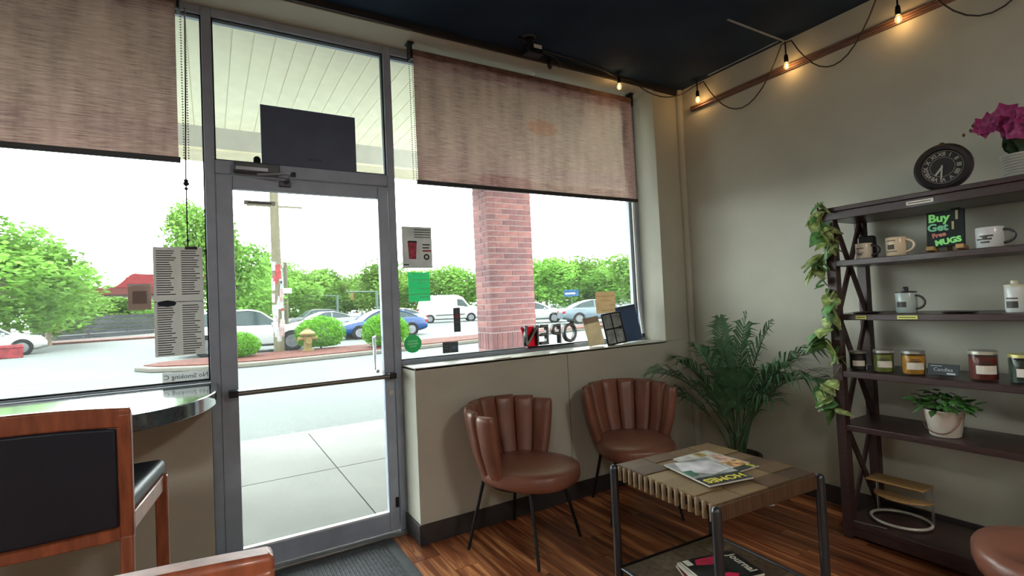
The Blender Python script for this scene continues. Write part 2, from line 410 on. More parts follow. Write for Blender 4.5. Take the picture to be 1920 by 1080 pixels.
# ================================================================== ROLLER SHADES
def roller_shade(label, x0, x1, zb, chain_x, mark=None):
    t = thing('roller_shade', label, 'window shade', ((x0 + x1) / 2, -.10, 2.965), group='roller shades over the storefront windows')
    h = (x1 - x0) / 2; L = 2.965 - zb
    part('roll_tube', MB().lathe([(.03, -h), (.03, h)], 20, (0, .0, 0), 'x'), M('shade_roll', (112, 84, 76), .8, var=.15, scale=20), t, smooth=40)
    rows = []
    for i in range(9):
        z = -.0 - L * i / 8
        rows.append([(-h + 2 * h * j / 16, -.028 + .004 * math.sin(j * 1.3 + i * .5), z) for j in range(17)])
    rows2 = [[(p[0], p[1] + .0012, p[2]) for p in r] for r in rows]
    fb = MB(); fb.grid(rows)
    f = part('fabric', fb, FABRIC, t, smooth=180)
    part('bottom_rail', MB().box(-h - .008, h + .008, -.04, -.018, -L - .014, -L + .012), M('dark_shade_rail', (52, 54, 60), .45), t, bevel=.003)
    for s in (-1, 1):
        part('bracket', MB().box(s * h - .006 + s * .012, s * h + .006 + s * .012, -.035, .035, -.045, .06).box(s * h - .02 + s * .012, s * h + .02 + s * .012, -.03, .03, .052, .064), BLKMETAL, t, bevel=.002)
    if mark:
        m = MB(); n = 28
        pts = [(mark[0] + mark[2] * math.cos(2 * math.pi * k / n) * (1 + .12 * math.sin(3.1 * k)), -.0335, mark[1] + mark[3] * math.sin(2 * math.pi * k / n) * (1 + .15 * math.cos(2.3 * k))) for k in range(n)]
        m.add(pts, [tuple(range(n))])
        part('stain', m, stain_mat(), t)
    c = MB(); k = 26                                  # bead chain loop
    zt, zl = .0, -L * 1.0
    for i in range(60):
        z = zt - i * (L + .0) / 60
        c.lathe([(0, -.004), (.0035, -.002), (.0035, .002), (0, .004)], 6, (chain_x, -.02, z))
        c.lathe([(0, -.004), (.0035, -.002), (.0035, .002), (0, .004)], 6, (chain_x + .02, -.02, z))
    part('bead_chain', c, M('chain_grey', (150, 150, 148), .4), t, smooth=60)
    return t
roller_shade('wide brown woven roller shade left of the door', -1.73, -.135, 2.155, (1.73 - .135) / 2 + .022)
roller_shade('brown woven roller shade with a pale oval stain, right of the door', 1.105, 2.945, 2.148, -.945, (.03, -.35, .13, .055))
cd = MB().tube([(-.094, -.10, 2.95), (-.1, -.1, 2.5), (-.107, -.10, 2.165), (-.108, -.098, 2.0), (-.108, -.09, 1.73)], .0035, 6)
for z, r in ((2.06, .011), (2.045, .014), (2.02, .009), (1.9, .005), (1.85, .006), (1.8, .006), (1.76, .008)): cd.lathe([(0, -r), (r * .8, -r * .5), (r, 0), (r * .8, r * .5), (0, r)], 8, (-.108, -.097, z))
single('pull_cord', cd, BLACK, 'thin black beaded cord hanging over the tall menu sheet', 'cord', smooth=60)

# ================================================================== PAPERS AND STICKERS ON THE GLASS
PAPER = M('white_paper', (226, 226, 222), .8, var=.02, trans=.055)
INK = M('dark_print', (58, 62, 66), .8)
def sheet(name, label, cat, x0, x1, z0, z1, mat, y=None, th=.0012, group=None):
    y = YG0 - th - .0004 if y is None else y
    t = thing(name, label, cat, ((x0 + x1) / 2, y, z0), group=group)
    h = (x1 - x0) / 2
    part('sheet', MB().add([(-h, th, 0), (h, th, 0), (h, th, z1 - z0), (-h, th, z1 - z0)], [(0, 1, 2, 3)]), mat, t)
    return t, h, z1 - z0
def bars(root, mat, rects, y=-.0008, name='print_line'):
    m = MB()
    for a, b, c, d in rects: m.box(a, b, y, y + .0007, c, d)
    o = part(name, m, mat, root)
    if len(rects) > 1: o['kind'] = 'stuff'
    return o
t, h, H = sheet('menu_sheet', 'tall grey printed menu sheet with dark logo, hung in the left window', 'poster', -.262, -.048, 1.182, 1.74, PAPER, y=.024)
rr = []; rnd = random.Random(3)
for k in range(46):
    z = H - .02 - k * .0117
    if 20 <= k <= 23: continue
    for cx0, cx1 in ((-.095, -.01), (.012, .095)):
        rr.append((cx0, cx1 - rnd.uniform(0, .03), z - .0028, z + .0016))
bars(t, INK, rr)
part('logo', MB().prism([(-.095, .268), (-.085, .279), (-.05, .285), (-.02, .279), (-.012, .268), (-.02, .257), (-.05, .251), (-.085, .257)], -.0012, -.0004, 'y'), M('logo_navy', (40, 50, 62), .7), t)
part('fold_line', MB().box(-h, h, -.0012, -.0004, .275, .278), INK, t)
part('top_clip', MB().box(.03, .085, -.006, .004, H - .012, H + .004), BLACK, t, bevel=.002)
t, h, H = sheet('notice_paper', 'small square brown notice taped beside the tall menu sheet', 'notice', -.367, -.273, 1.424, 1.547, M('brown_notice', (186, 160, 150), .8, trans=.04))
bars(t, M('notice_print', (150, 132, 126), .8), [(-h + .018, h - .018, .03, H - .03)]); bars(t, PAPER, [(-h - .004, h + .004, H - .003, H + .006)], name='tape')
t, h, H = sheet('no_smoking_decal', 'long white No Smoking strip, low in the left window corner', 'sticker', -.235, -.03, 1.05, 1.098, M('decal_white', (232, 240, 238), .6, trans=.12))
text('No Smoking C', .032, INK, t, wallT((0, -.001, .024)), mirror=True)
t, h, H = sheet('door_decal', 'narrow grey strip sticker high on the door glass', 'sticker', .152, .31, 1.979, 2.003, M('decal_grey', (196, 196, 192), .6, trans=.05), y=.0185)
bars(t, INK, [(-.06, .06, .009, .015)])
t, h, H = sheet('drink_poster', 'grey poster with a red soda cup, upper left of right window', 'poster', 1.04, 1.242, 1.626, 1.894, M('poster_grey', (214, 218, 216), .8, trans=.065))
bars(t, INK, [(-.02, h - .01, H - .022 - k * .016, H - .017 - k * .016) for k in range(4)] + [(.035, .085, .148, .156), (.035, .08, .128, .136)])
bars(t, M('poster_red', (170, 60, 66), .7), [(.035, .095, .107, .117)])
part('cup_picture', MB().prism([(-.058, .058), (-.012, .058), (-.004, .165), (-.064, .165)], -.0012, -.0004, 'y'), M('cup_red', (186, 74, 96), .6, var=.3, scale=40), t)
part('cup_lid_picture', MB().prism([(-.068, .165), (0, .165), (-.006, .176), (-.06, .176)], -.0013, -.0004, 'y'), INK, t)
ring = MB()
ring.grid([[(.06 + r * math.cos(a * math.pi / 8), -.001, .072 + r * math.sin(a * math.pi / 8)) for a in range(16)] for r in (.01, .02)], True)
part('seal_picture', ring, INK, t)
bars(t, INK, [(-h + .005, -h + .04, .018, .026)], name='footer_mark')
GRN = M('bright_green_paper', (60, 226, 136), .7, var=.03, trans=.15)
t, h, H = sheet('green_notice', 'bright green rectangular notice below the soda cup poster', 'notice', 1.07, 1.217, 1.411, 1.598, GRN)
PALEG = M('pale_green_print', (150, 236, 180), .7)
bars(t, PALEG, [(-.01, h - .015, H - .018, H - .013), (-h + .01, -h + .03, H - .018, H - .013), (-h + .01, h - .005, H - .052, H - .046), (-.005, h - .01, H - .07, H - .065),
    (-h + .01, -h + .03, H - .108, H - .103), (0, h - .008, H - .108, H - .103), (-h + .008, h - .005, H - .145, H - .139), (0, h - .012, H - .163, H - .158)])
t = thing('round_sticker', 'round green sticker at the lower left of right window', 'sticker', (1.085, YG0 - .0016, 1.086))
part('disc', MB().lathe([(.058, 0), (.058, .0012)], 40, (0, 0, .057), 'y'), M('sticker_green', (80, 190, 130), .6, trans=.4), t)
bars(t, PALEG, [(-.03, .03, .068, .078), (-.035, .035, .05, .062), (-.022, .022, .036, .044)])
DK = M('dark_card', (70, 76, 84), .6, trans=.03)
t, h, H = sheet('card_decal', 'narrow upright black sticker with a red band on right window', 'sticker', 1.375, 1.424, 1.197, 1.358, DK)
bars(t, M('decal_red', (150, 60, 66), .6), [(-.012, .012, .09, .12)]); bars(t, M('decal_olive', (120, 122, 100), .6), [(-.018, .018, .066, .07), (-.018, .018, .058, .061)]); bars(t, M('decal_teal', (70, 96, 100), .6), [(-.018, .018, .01, .045)])
t, h, H = sheet('twin_decal', 'pair of dark square payment stickers above the right window sill', 'sticker', 1.288, 1.40, 1.062, 1.133, DK)
bars(t, M('decal_blue', (84, 110, 136), .6), [(.01, .045, .02, .045)]); bars(t, M('decal_grey2', (120, 122, 124), .6), [(-.045, -.015, .045, .05), (-.045, -.02, .03, .034), (-.004, 0, .004, H - .004)])
t, h, H = sheet('tan_notice', 'tan printed sheet taped on glass above the wire frame', 'notice', 2.605, 2.81, 1.257, 1.43, M('tan_paper', (226, 190, 140), .8, trans=.1))
bars(t, M('tan_print', (150, 112, 74), .8), [(-.09, .09, .135, .138), (-.05, .06, .098, .101), (.03, .09, .06, .063), (-.05, .08, .02, .023)])

# ================================================================== OPEN SIGN (seen from behind, so it reads backwards)
t = thing('open_sign', 'black outlined OPEN letter sign standing on the window sill, seen reversed', 'sign', (2.115, -.03, 1.046))
cw = [('N', -.17), ('E', -.06), ('P', .05), ('O', .17)]
RED = M('sign_red', (226, 52, 84), .4, trans=.4)
for ch, cx in cw:
    me = text_mesh(ch, .205, .014, .002); me.transform(Matrix.Diagonal((-.86 if ch != 'O' else -.8, 1, 1, 1))); me.flip_normals(); me.transform(wallT((cx, 0, .08)))
    lo = link('letter', me, BLACK, t)
    me = text_mesh(ch, .205, .002, -.003); me.transform(Matrix.Diagonal((-.86 if ch != 'O' else -.8, 1, 1, 1))); me.flip_normals(); me.transform(wallT((cx, -.018, .08)))
    link('letter_face', me, M('letter_grey', (150, 152, 152), .4), lo)
part('red_backing', MB().prism([(-.245, .152), (-.11, .152), (-.10, .008), (-.20, .008)], .018, .022, 'y'), RED, t)
part('base_rail', MB().box(-.21, .2, -.014, .014, 0, .012), BLACK, t, bevel=.003)

# ------------------------------------------------------------------ papers and frames leaning on the right end of the sill
def leaning(name, label, cat, xa, w, h, mat, lean=10, slant=0, y=-.11, th=.004, z=1.0185):
    t = thing(name, label, cat, (xa, y, z)); t.rotation_euler = (R(-lean), R(slant), 0)
    return t
t = leaning('beige_card', 'plain beige card leaning on the sill beside the OPEN sign', 'card', 2.41, .17, .21, None, 12, -7)
part('card', MB().box(0, .15, 0, .004, 0, .215), M('beige_card_stock', (216, 204, 180), .8, trans=.4), t); part('card_top_band', MB().box(0, .15, -.001, 0, .17, .215), M('beige_band', (182, 160, 140), .8), t)
t = leaning('wire_frame', 'black wire picture frame with four panes leaning on window sill', 'picture frame', 2.565, .19, .24, None, 10, -5, y=-.14)
fr = MB()
for a, b in (((0, 0), (.185, 0)), ((0, .235), (.185, .235)), ((0, 0), (0, .235)), ((.185, 0), (.185, .235)), ((0, .118), (.185, .118))): fr.tube([(a[0], 0, a[1]), (b[0], 0, b[1])], .006, 8)
part('wire', fr, BLKMETAL, t, smooth=50)
part('picture', MB().box(.006, .179, .003, .006, .006, .229), M('frame_picture', (158, 160, 158), .4, var=.2, scale=22, trans=.3), t)
part('divider', MB().box(.088, .094, -.002, .003, 0, .235), BLKMETAL, t); part('hook', MB().tube([(.13, -.004, .118), (.155, -.012, .13), (.175, -.01, .118), (.155, -.008, .106), (.13, -.004, .118)], .003, 6), BLKMETAL, t)
t = leaning('blue_folder', 'dark blue folder leaning in the right corner of window sill', 'folder', 2.775, .21, .28, None, 9, -6, y=-.085)
part('cover', MB().box(0, .205, 0, .012, 0, .285), M('navy_folder', (60, 84, 124), .6, var=.06), t, bevel=.002); part('flap', MB().box(.003, .202, -.0015, 0, .262, .283), M('navy_folder_edge', (60, 74, 98), .6), t)
t = thing('shade_wand', 'long white plastic wand down the right edge of right window', 'wand', (3.02, -.05, 1.046))
part('rod', MB().tube([(0, 0, .01), (-.028, .0, .27), (-.032, .0, .31), (-.04, .0, 1.88)], .011, 10), WHITE, t, smooth=50); part('end_cap', MB().lathe([(.014, 0), (.014, .03)], 12), BLACK, t, smooth=40)
t = thing('sign_panel', 'dark navy rectangular panel standing on the transom bar above door', 'sign', (.507, .008, 2.2095))
part('panel', MB().box(-.26, .26, 0, .018, 0, .337), M('navy_panel', (84, 94, 120), .45, var=.05), t, bevel=.003)
bars(t, M('panel_print', (74, 80, 94), .5), [(-.02, .03, .04, .055), (.036, .06, .04, .055)])

# ================================================================== COUNTER
t = thing('bar_counter', 'glossy dark bar counter with rounded end under left window', 'counter', (-1.6, YI, .982))
n = 14; X1 = 1.6; poly = [(-1.79, -.57)]
poly += [(X1 - .33 + .33 * math.sin(a), -.02 - .55 * math.cos(a)) for a in [i * (math.pi / 2) / n for i in range(n + 1)]]
poly += [(X1, .227), (-1.79, .227)]
part('worktop', MB().prism(poly, -.012, .05), M('polished_dark_stone', (58, 74, 80), .1, var=.2, scale=40, coat=1.0, spec=1.0), t, smooth=30, bevel=.004, seg=2)
part('apron', MB().box(-1.7, X1 - .35, -.36, -.33, -.06, 0), M('counter_apron', (44, 46, 50), .5), t)
for bx in (-1.2, -.2, .9): part('bracket', MB().prism([(-.001, 0), (-.34, 0), (-.34, -.03), (-.03, -.3), (-.001, -.3)], bx, bx + .03, 'x'), BLKMETAL, t)

# ================================================================== WOODEN BAR CHAIRS
def bar_chair(label, loc, rz, group):
    """faces +y; back at y=0; origin under the back, centred"""
    t = thing('bar_chair', label, 'chair', loc, rz, group)
    W = .285
    for s in (-1, 1):
        part('back_leg', MB().beam((s * (W - .02), -.02, 0), (s * (W - .02), .03, .74), .034, .042, (0, 1, 0)).beam((s * (W - .02), .03, .735), (s * (W - .018), -.004, 1.105), .036, .038, (0, 1, 0)), CHERRY, t, bevel=.006)
        part('front_leg', MB().beam((s * (W + .035), .46, 0), (s * (W + .035), .45, .79), .04, .04, (0, 1, 0)), CHERRY, t, bevel=.005)
        part('side_rail', MB().beam((s * (W - .022), .02, .7625), (s * (W + .035), .45, .7625), .022, .055), CHERRY, t, bevel=.004)
        part('stretcher', MB().beam((s * (W - .022), 0, .2175), (s * (W + .035), .45, .2175), .02, .035), CHERRY, t, bevel=.003)
    rows = []
    for k in range(13):                                # crest rail, bowed upward in the middle
        u = -1 + 2 * k / 12; x = u * W; zt = 1.117 + .018 * (1 - u * u); y = -.004 - .012 * (1 - u * u)
        rows.append([(x, y - .014, zt - .058), (x, y + .014, zt - .058), (x, y + .016, zt), (x, y - .016, zt)])
    m = MB().grid(rows, True); m.add(rows[0], [(0, 1, 2, 3)]); m.add(rows[-1], [(3, 2, 1, 0)])
    part('top_rail', m, CHERRY, t, bevel=.006)
    rows = []
    for k in range(9):
        u = -1 + 2 * k / 8; x = u * (W - .036); zt = 1.062 + .016 * (1 - u * u); y0 = .020 - .01 * (1 - u * u); y1 = -.003 - .012 * (1 - u * u)
        rows.append([(x, y0 - .022, .772), (x, y0 + .018, .772), (x, y1 + .012, zt), (x, y1 - .02, zt)])
    m = MB().grid(rows, True); m.add(rows[0], [(0, 1, 2, 3)]); m.add(rows[-1], [(3, 2, 1, 0)])
    part('back_panel', m, BLKLEATHER, t, bevel=.006)
    part('lower_rail', MB().box(-W + .03, W - .03, .012, .038, .728, .775), CHERRY, t, bevel=.004)
    part('front_rail', MB().box(-W + .03, W - .03, .44, .462, .735, .79), CHERRY, t, bevel=.004)
    part('foot_rest', MB().box(-W + .03, W - .03, .442, .464, .28, .32), CHERRY, t, bevel=.003)
    part('stretcher', MB().box(-W + .03, W - .03, .0, .02, .36, .39), CHERRY, t, bevel=.003)
    st = [(-W + .01, .04), (W - .01, .04), (W + .05, .47), (-W - .05, .47)]
    part('seat', MB().prism(st, .79, .848), BLKLEATHER, t, bevel=.022, seg=4)
    return t
bar_chair('wooden bar chair with black panel back at the window counter', (-.513, -1.2, 0), 0, 'wooden bar chairs')
bar_chair('nearest wooden bar chair, only its top corner showing at bottom edge', (-.252, -2.462, 0), 0, 'wooden bar chairs')

# ================================================================== FLOOR MAT
t = thing('door_mat', 'charcoal ribbed entrance mat inside the door', 'mat', (.32, -.06, 0))
part('border', MB().box(-.47, .56, -1.0, 0, 0.0005, .006), M('mat_rubber', (44, 46, 50), .6), t, bevel=.002)
m = MB()
for k in range(47): m.box(-.43 + k * .02, -.43 + k * .02 + .013, -.95, -.05, .006, .0105)
part('ribs', m, M('mat_pile', (58, 60, 64), .9, var=.3, scale=60, bump=.4, bscale=200), t)

# ================================================================== CHANNEL-BACK LEATHER CHAIRS
def pad(th0, th1, r, zb, zt, thick, lean):
    """one vertical upholstered channel of a barrel back: bulging loft between two angles"""
    m = MB(); n = 10; rows = []
    zs = [(zb, .35), (zb + .02, .75), (zb + .06, 1), (zb + .18, 1), (zt - .07, 1), (zt - .025, .92), (zt - .006, .65), (zt, .25)]
    for z, s in zs:
        q = (z - zb) / (zt - zb); rr = r + lean * (q - .25) - (.05 * (1 - q) ** 3)
        row = []
        for k in range(n):
            a = 2 * math.pi * k / n; ca, sa = math.cos(a), math.sin(a)
            sq = lambda v: math.copysign(abs(v) ** .7, v)
            th = (th0 + th1) / 2 + (th1 - th0) / 2 * sq(ca) * (.9 + .1 * s)
            rad = rr + thick / 2 * sq(sa) * s
            row.append((rad * math.cos(th), rad * math.sin(th) * .98, z))
        rows.append(row)
    m.grid(rows, True); m.add(rows[0], [tuple(range(n))]); m.add(rows[-1], [tuple(range(n - 1, -1, -1))])
    return m
def leather_chair(label, loc, face, group='cognac leather chairs'):
    """face = direction the sitter looks, degrees from +x"""
    t = thing('leather_chair', label, 'chair', loc, R(face), group)
    N = 8; A0, A1 = R(82), R(278)
    for k in range(N):
        a, b = A0 + (A1 - A0) * k / N, A0 + (A1 - A0) * (k + 1) / N
        mid = abs((k + .5) / N - .5) * 2
        top = .80 - .035 * mid ** 2.2
        part('back_channel', pad(a, b, .262, .385, top, .062, .05), COGNAC, t, smooth=180)
    n = 28; rows = []
    def outline(sc):
        o = []
        for k in range(n):
            a = 2 * math.pi * k / n; c, s_ = math.cos(a), math.sin(a); p = 2.6
            rr = (abs(c) ** p + abs(s_) ** p) ** (-1 / p)
            o.append((rr * c * .245 * sc + (.035 if c > 0 else 0) * max(c, 0) * sc, rr * s_ * .238 * sc))
        return o
    for z, sc in ((.372, .9), (.382, .97), (.41, 1.0), (.445, .995), (.463, .95), (.472, .8), (.476, .5), (.477, .12)):
        rows.append([(p[0] * 1.06 + .04, p[1], z) for p in outline(sc)])
    m = MB().grid(rows, True); m.add(rows[0], [tuple(range(n - 1, -1, -1))]); m.add(rows[-1], [tuple(range(n))])
    part('seat', m, COGNAC, t, smooth=60)
    part('seat_pan', MB().lathe([(.19, .352), (.2, .375)], 24), BLKMETAL, t, smooth=40)
    for sx, sy in ((1, 1), (1, -1), (-1, 1), (-1, -1)):
        part('leg', MB().tube([(sx * .16, sy * .16, .37), (sx * .235, sy * .225, 0)], [.011, .0085], 10), BLKMETAL, t, smooth=50)
    return t
leather_chair('cognac channel-back leather chair nearest the door', (1.497, -.565, 0), -66)
leather_chair('cognac channel-back leather chair between coffee table and window wall', (2.335, -.585, 0), -116)
leather_chair('cognac leather chair cut off at the lower right, before the shelves', (2.41, -2.64, 0), 112)

# ================================================================== COFFEE TABLE
TX, TY, TR, TH = 1.875, -1.566, R(-3.4), .60
t = thing('coffee_table', 'square end table with tiled wood top and steel tube legs', 'table', (TX, TY, 0), TR)
hx, hy = .298, .282
TILE = M('table_wood_tile', (116, 92, 66), .5, var=.18, scale=4, stretch=(3, 18, 3), rnd=.58, bump=.1, bscale=40)
core = M('table_core', (62, 42, 30), .7)
part('top_core', MB().box(-hx + .006, hx - .006, -hy + .006, hy - .006, TH - .05, TH - .006), core, t)
nx, ny = 4, 6
tile_me = MB().box(0, 1, 0, 1, 0, 1).mesh('tile'); tile_me.materials.append(TILE)
for i in range(nx):
    for j in range(ny):
        wx, wy = 2 * hx / nx, 2 * hy / ny
        o = link('tile', tile_me, None, t, (-hx + i * wx + .0015, -hy + j * wy + .0015, TH - .016))
        o.scale = (wx - .003, wy - .003, .015 + .0018 * ((i * 7 + j * 5) % 3)); o.data = tile_me
RIBL = M('rib_pale', (136, 116, 88), .5, var=.15, stretch=(6, 6, 2)); 
rib_me = MB().lathe([(.0, 0), (.009, .0), (.009, .058), (.006, .064), (0, .064)], 10).mesh('rib', 50); rib_me.materials.append(RIBL)
for k in range(16):                                   # corrugated ends of the woven strips
    yy = -hy + .018 + k * (2 * hy - .036) / 15
    for s in (-1, 1): link('edge_rib', rib_me, None, t, (s * (hx + .001), yy, TH - .068))
for s in (-1, 1):
    part('apron', MB().box(-hx + .004, hx - .004, s * hy - .012, s * hy + .012, TH - .066, TH - .004), M('apron_brown', (84, 62, 44), .45, var=.2, stretch=(20, 4, 1)), t, bevel=.004)
for sx in (-1, 1):
    for sy in (-1, 1):
        lg = part('leg', MB().lathe([(.0185, 0), (.0185, TH - .022), (.0165, TH - .012), (.009, TH - .004), (0, TH - .002)], 18, (sx * (hx + .012), sy * (hy + .012), 0)), GUNMETAL, t, smooth=60)
SHZ = .125
for s in (-1, 1):
    part('shelf_rod', MB().tube([(-hx, s * (hy + .008), SHZ), (hx, s * (hy + .008), SHZ)], .006, 8), BLKMETAL, t, smooth=50)
    part('shelf_rod', MB().tube([(s * (hx + .008), -hy, SHZ), (s * (hx + .008), hy, SHZ)], .008, 8), GUNMETAL, t, smooth=50)
SHT = M('shelf_tile', (96, 80, 64), .55, var=.2, scale=5, rnd=.25)
st_me = MB().box(0, 1, 0, 1, 0, 1).mesh('shelf_tile'); st_me.materials.append(SHT)
for i in range(4):
    for j in range(4):
        o = link('shelf_tile', st_me, None, t, (-hx + .004 + i * .1475, -hy + .004 + j * .139, SHZ - .012)); o.scale = (.144, .136, .014)

# ------------------------------------------------------------------ magazines
def magazine(name, label, loc, rz, w, h, th, cover, group=None, pages=(214, 208, 196)):
    t = thing(name, label, 'magazine', loc, rz, group)
    part('pages', MB().box(-w / 2 + .001, w / 2 - .002, -h / 2 + .001, h / 2 - .001, .0006, th - .0006), M('page_edges_%d' % pages[0], pages, .8, var=.1, scale=3, stretch=(1, 1, 300)), t)
    part('cover', MB().box(-w / 2, w / 2, -h / 2, h / 2, th - .0006, th).box(-w / 2, w / 2, -h / 2, h / 2, 0, .0006).box(-w / 2 - .0006, -w / 2, -h / 2, h / 2, 0, th), cover, t)
    return t
def patch(root, name, mat, poly, z): return part(name, MB().prism(poly, z, z + .0004), mat, root)
def flatT(x, y, z, rot=0): return Matrix.Translation((x, y, z)) @ Matrix.Rotation(rot, 4, 'Z')
zt = TH + .0022
mg = magazine('magazine', 'magazine with fruit and people pictures, half under the HOMES magazine', (1.94, -1.535, zt), R(178), .225, .29, .005, M('mag_white', (204, 202, 196), .35, var=.2, scale=16), 'magazines on the table top')
patch(mg, 'photo', M('mag_fruit', (222, 170, 90), .4, var=.4, scale=18), [(-.06, -.13), (-.01, -.14), (.0, -.09), (-.05, -.08)], .005)
patch(mg, 'photo', M('mag_skin', (214, 168, 150), .4, var=.3, scale=25), [(-.10, -.07), (-.05, -.08), (-.03, .02), (-.1, .02)], .005)
patch(mg, 'photo', M('mag_people', (206, 150, 104), .4, var=.45, scale=30), [(-.105, .03), (-.01, .02), (-.01, .10), (-.105, .1)], .005)
patch(mg, 'photo', M('mag_dark', (62, 66, 66), .3, var=.4, scale=14), [(-.112, .10), (.112, .10), (.112, .144), (-.112, .144)], .005)
text('S', .055, M('title_yellow', (232, 222, 90), .4), mg, flatT(-.085, .118, .0057), .0003, .001)
mg = magazine('magazine', 'magazine with yellow HOMES title lying on the table top', (1.801, -1.603, zt + .0062), R(168.5), .225, .295, .007, M('mag_photo_grey', (158, 160, 162), .3, var=.35, scale=9), 'magazines on the table top')
patch(mg, 'photo', M('mag_pale', (216, 214, 218), .3, var=.2, scale=10), [(-.105, -.1), (.06, -.14), (.1, -.03), (.0, .05), (-.105, .02)], .007)
patch(mg, 'photo', M('mag_green', (70, 120, 100), .3, var=.3, scale=30), [(.06, -.03), (.105, -.03), (.105, .035), (.065, .03)], .0071)
patch(mg, 'photo', M('mag_dark', (62, 66, 66), .3, var=.4, scale=14), [(-.112, .06), (.112, .06), (.112, .147), (-.112, .147)], .007)
text('HOMES', .06, M('title_yellow', (232, 222, 90), .4), mg, flatT(.0, .105, .0077), .0003, .001)
zs = SHZ + .0022
LOWC = [((236, 232, 224), .26), ((228, 150, 140), .25), ((226, 222, 214), .27)]
lab = ['bottom magazine of the stack on the table lower shelf', 'pink-edged middle magazine of the stack on lower shelf', 'white third magazine of the stack on the lower shelf', 'top magazine of the lower shelf stack with crimson picture']
zz = zs
for k in range(4):
    top = k == 3
    mg = magazine('magazine', lab[k], (1.865 + .012 * (k % 2), -1.565 - .008 * k, zz), R(-117 + 4 * k), .21, .275, .012,
                  M('mag_black', (40, 40, 42), .3, var=.5, scale=14) if top else M('mag_low_%d' % k, ((150, 60, 60), (206, 120, 110), (220, 216, 208))[k], .35, var=.2), 'magazines stacked on the lower shelf', ((226, 220, 208), (224, 180, 170), (232, 228, 220), (222, 214, 200))[k])
    zz += .0125
patch(mg, 'photo', M('mag_crimson', (206, 40, 82), .35, var=.15, scale=20), [(-.09, -.07), (-.05, -.09), (-.03, -.02), (-.05, .04), (-.09, .05)], .012)
patch(mg, 'photo', M('mag_crimson', (206, 40, 82), .35), [(.05, -.05), (.095, -.06), (.1, .0), (.07, .04), (.045, .0)], .012)
patch(mg, 'barcode_box', M('mag_label_white', (226, 224, 214), .4), [(-.1, -.13), (-.055, -.13), (-.055, -.1), (-.1, -.1)], .0121)
text('Journal', .055, M('mag_title_cream', (214, 208, 190), .4), mg, flatT(.0, .105, .0127), .0003, .001)
single('paper_scrap', MB().add([(-.04, -.015, .001), (.035, -.02, .002), (.045, .01, .012), (-.03, .018, .006)], [(0, 1, 2, 3)]).add([(-.04, -.015, .0), (.035, -.02, .001), (.045, .01, .011), (-.03, .018, .005)], [(3, 2, 1, 0)]), WHITE, 'small white paper scrap on the floor behind the coffee table', 'paper', (3.03, -1.06, .0005), R(-25))

# ================================================================== PALM
PALMG = M('palm_green', (78, 116, 82), .45, var=.25, scale=9, trans=.25, rnd=.2)
STEM = M('palm_stem', (74, 84, 52), .5, var=.2)
PX, PY = 3.03, -.87
t = thing('potted_palm', 'green parlour palm in a dark pot between table and wall', 'plant', (PX, PY, 0))
part('pot', MB().lathe([(.10, 0), (.108, .01), (.135, .25), (.145, .262), (.145, .285), (.128, .285), (.122, .255), (0, .255)], 28), M('dark_pot', (58, 52, 48), .5), t, smooth=50)
part('soil', MB().lathe([(0, .262), (.122, .258)], 20, close=True), M('soil', (48, 36, 28), .95, bump=.6, bscale=60), t)
def bez(a, b, c, u): return a * (1 - u) ** 2 + b * (2 * u * (1 - u)) + c * u * u
def frond(base, ctrl, tip, ll, n=23, side=Vector((0, 0, 1)), start=.38):
    st = part('frond', MB(), PALMG, t) if False else None
    base, ctrl, tip = Vector(base), Vector(ctrl), Vector(tip)
    m = MB()
    pts = [bez(base, ctrl, tip, k / 14) for k in range(15)]
    m.tube(pts, [.0075 - .0055 * k / 14 for k in range(15)], 6)
    for k in range(n):
        u = start + (1 - start) * k / (n - 1); p = bez(base, ctrl, tip, u); d = (bez(base, ctrl, tip, min(1, u + .02)) - bez(base, ctrl, tip, u - .02)).normalized()
        sd = d.cross(Vector((0, 0, 1)))
        if sd.length < .2: sd = d.cross(Vector((.6, .8, 0)))
        sd.normalize(); upv = sd.cross(d).normalized()
        L = ll * 1.35 * (math.sin(math.pi * (.12 + .80 * (u - start) / (1 - start))) ** .7) * random.uniform(.88, 1.1)
        for s in (-1, 1):
            dr = (d * random.uniform(.75, 1.05) + sd * s * .8 + upv * random.uniform(.05, .35)).normalized()
            a = p; b = p + dr * L * .5 + Vector((0, 0, .01)); c = p + dr * L + Vector((0, 0, -.36 * L * random.uniform(.5, 1.5)))
            wv = dr.cross(upv).normalized() * .0085
            m.add([a - wv * .5, a + wv * .5, b + wv, c, b - wv], [(0, 1, 2, 4), (4, 2, 3)])
    part('frond', m, PALMG, t)
fr_specs = [((-.40, .33, .84), (-.18, .12, .84), .22), ((-.32, .34, .68), (-.14, .12, .70), .19), ((-.27, .05, 1.0), (-.13, .02, .86), .19), ((-.12, .0, 1.2), (-.07, .0, .84), .12), ((.02, -.1, 1.22), (-.02, -.02, .84), .12), ((-.34, .16, .92), (-.16, .08, .84), .2), ((-.1, -.44, .92), (-.08, -.2, .86), .2), ((.04, -.24, 1.14), (-.02, -.07, .8), .2),
            ((.02, -.54, 1.0), (-.05, -.24, .96), .21), ((-.04, -.58, .84), (-.06, -.28, .92), .22), ((-.12, -.34, .70), (-.08, -.18, .74), .18), ((-.30, -.02, .76), (-.14, .0, .68), .19), ((.12, .16, 1.02), (.02, .06, .8), .13), ((-.2, -.16, .86), (-.1, -.08, .76), .19), ((.1, -.28, .8), (.04, -.12, .74), .17)]
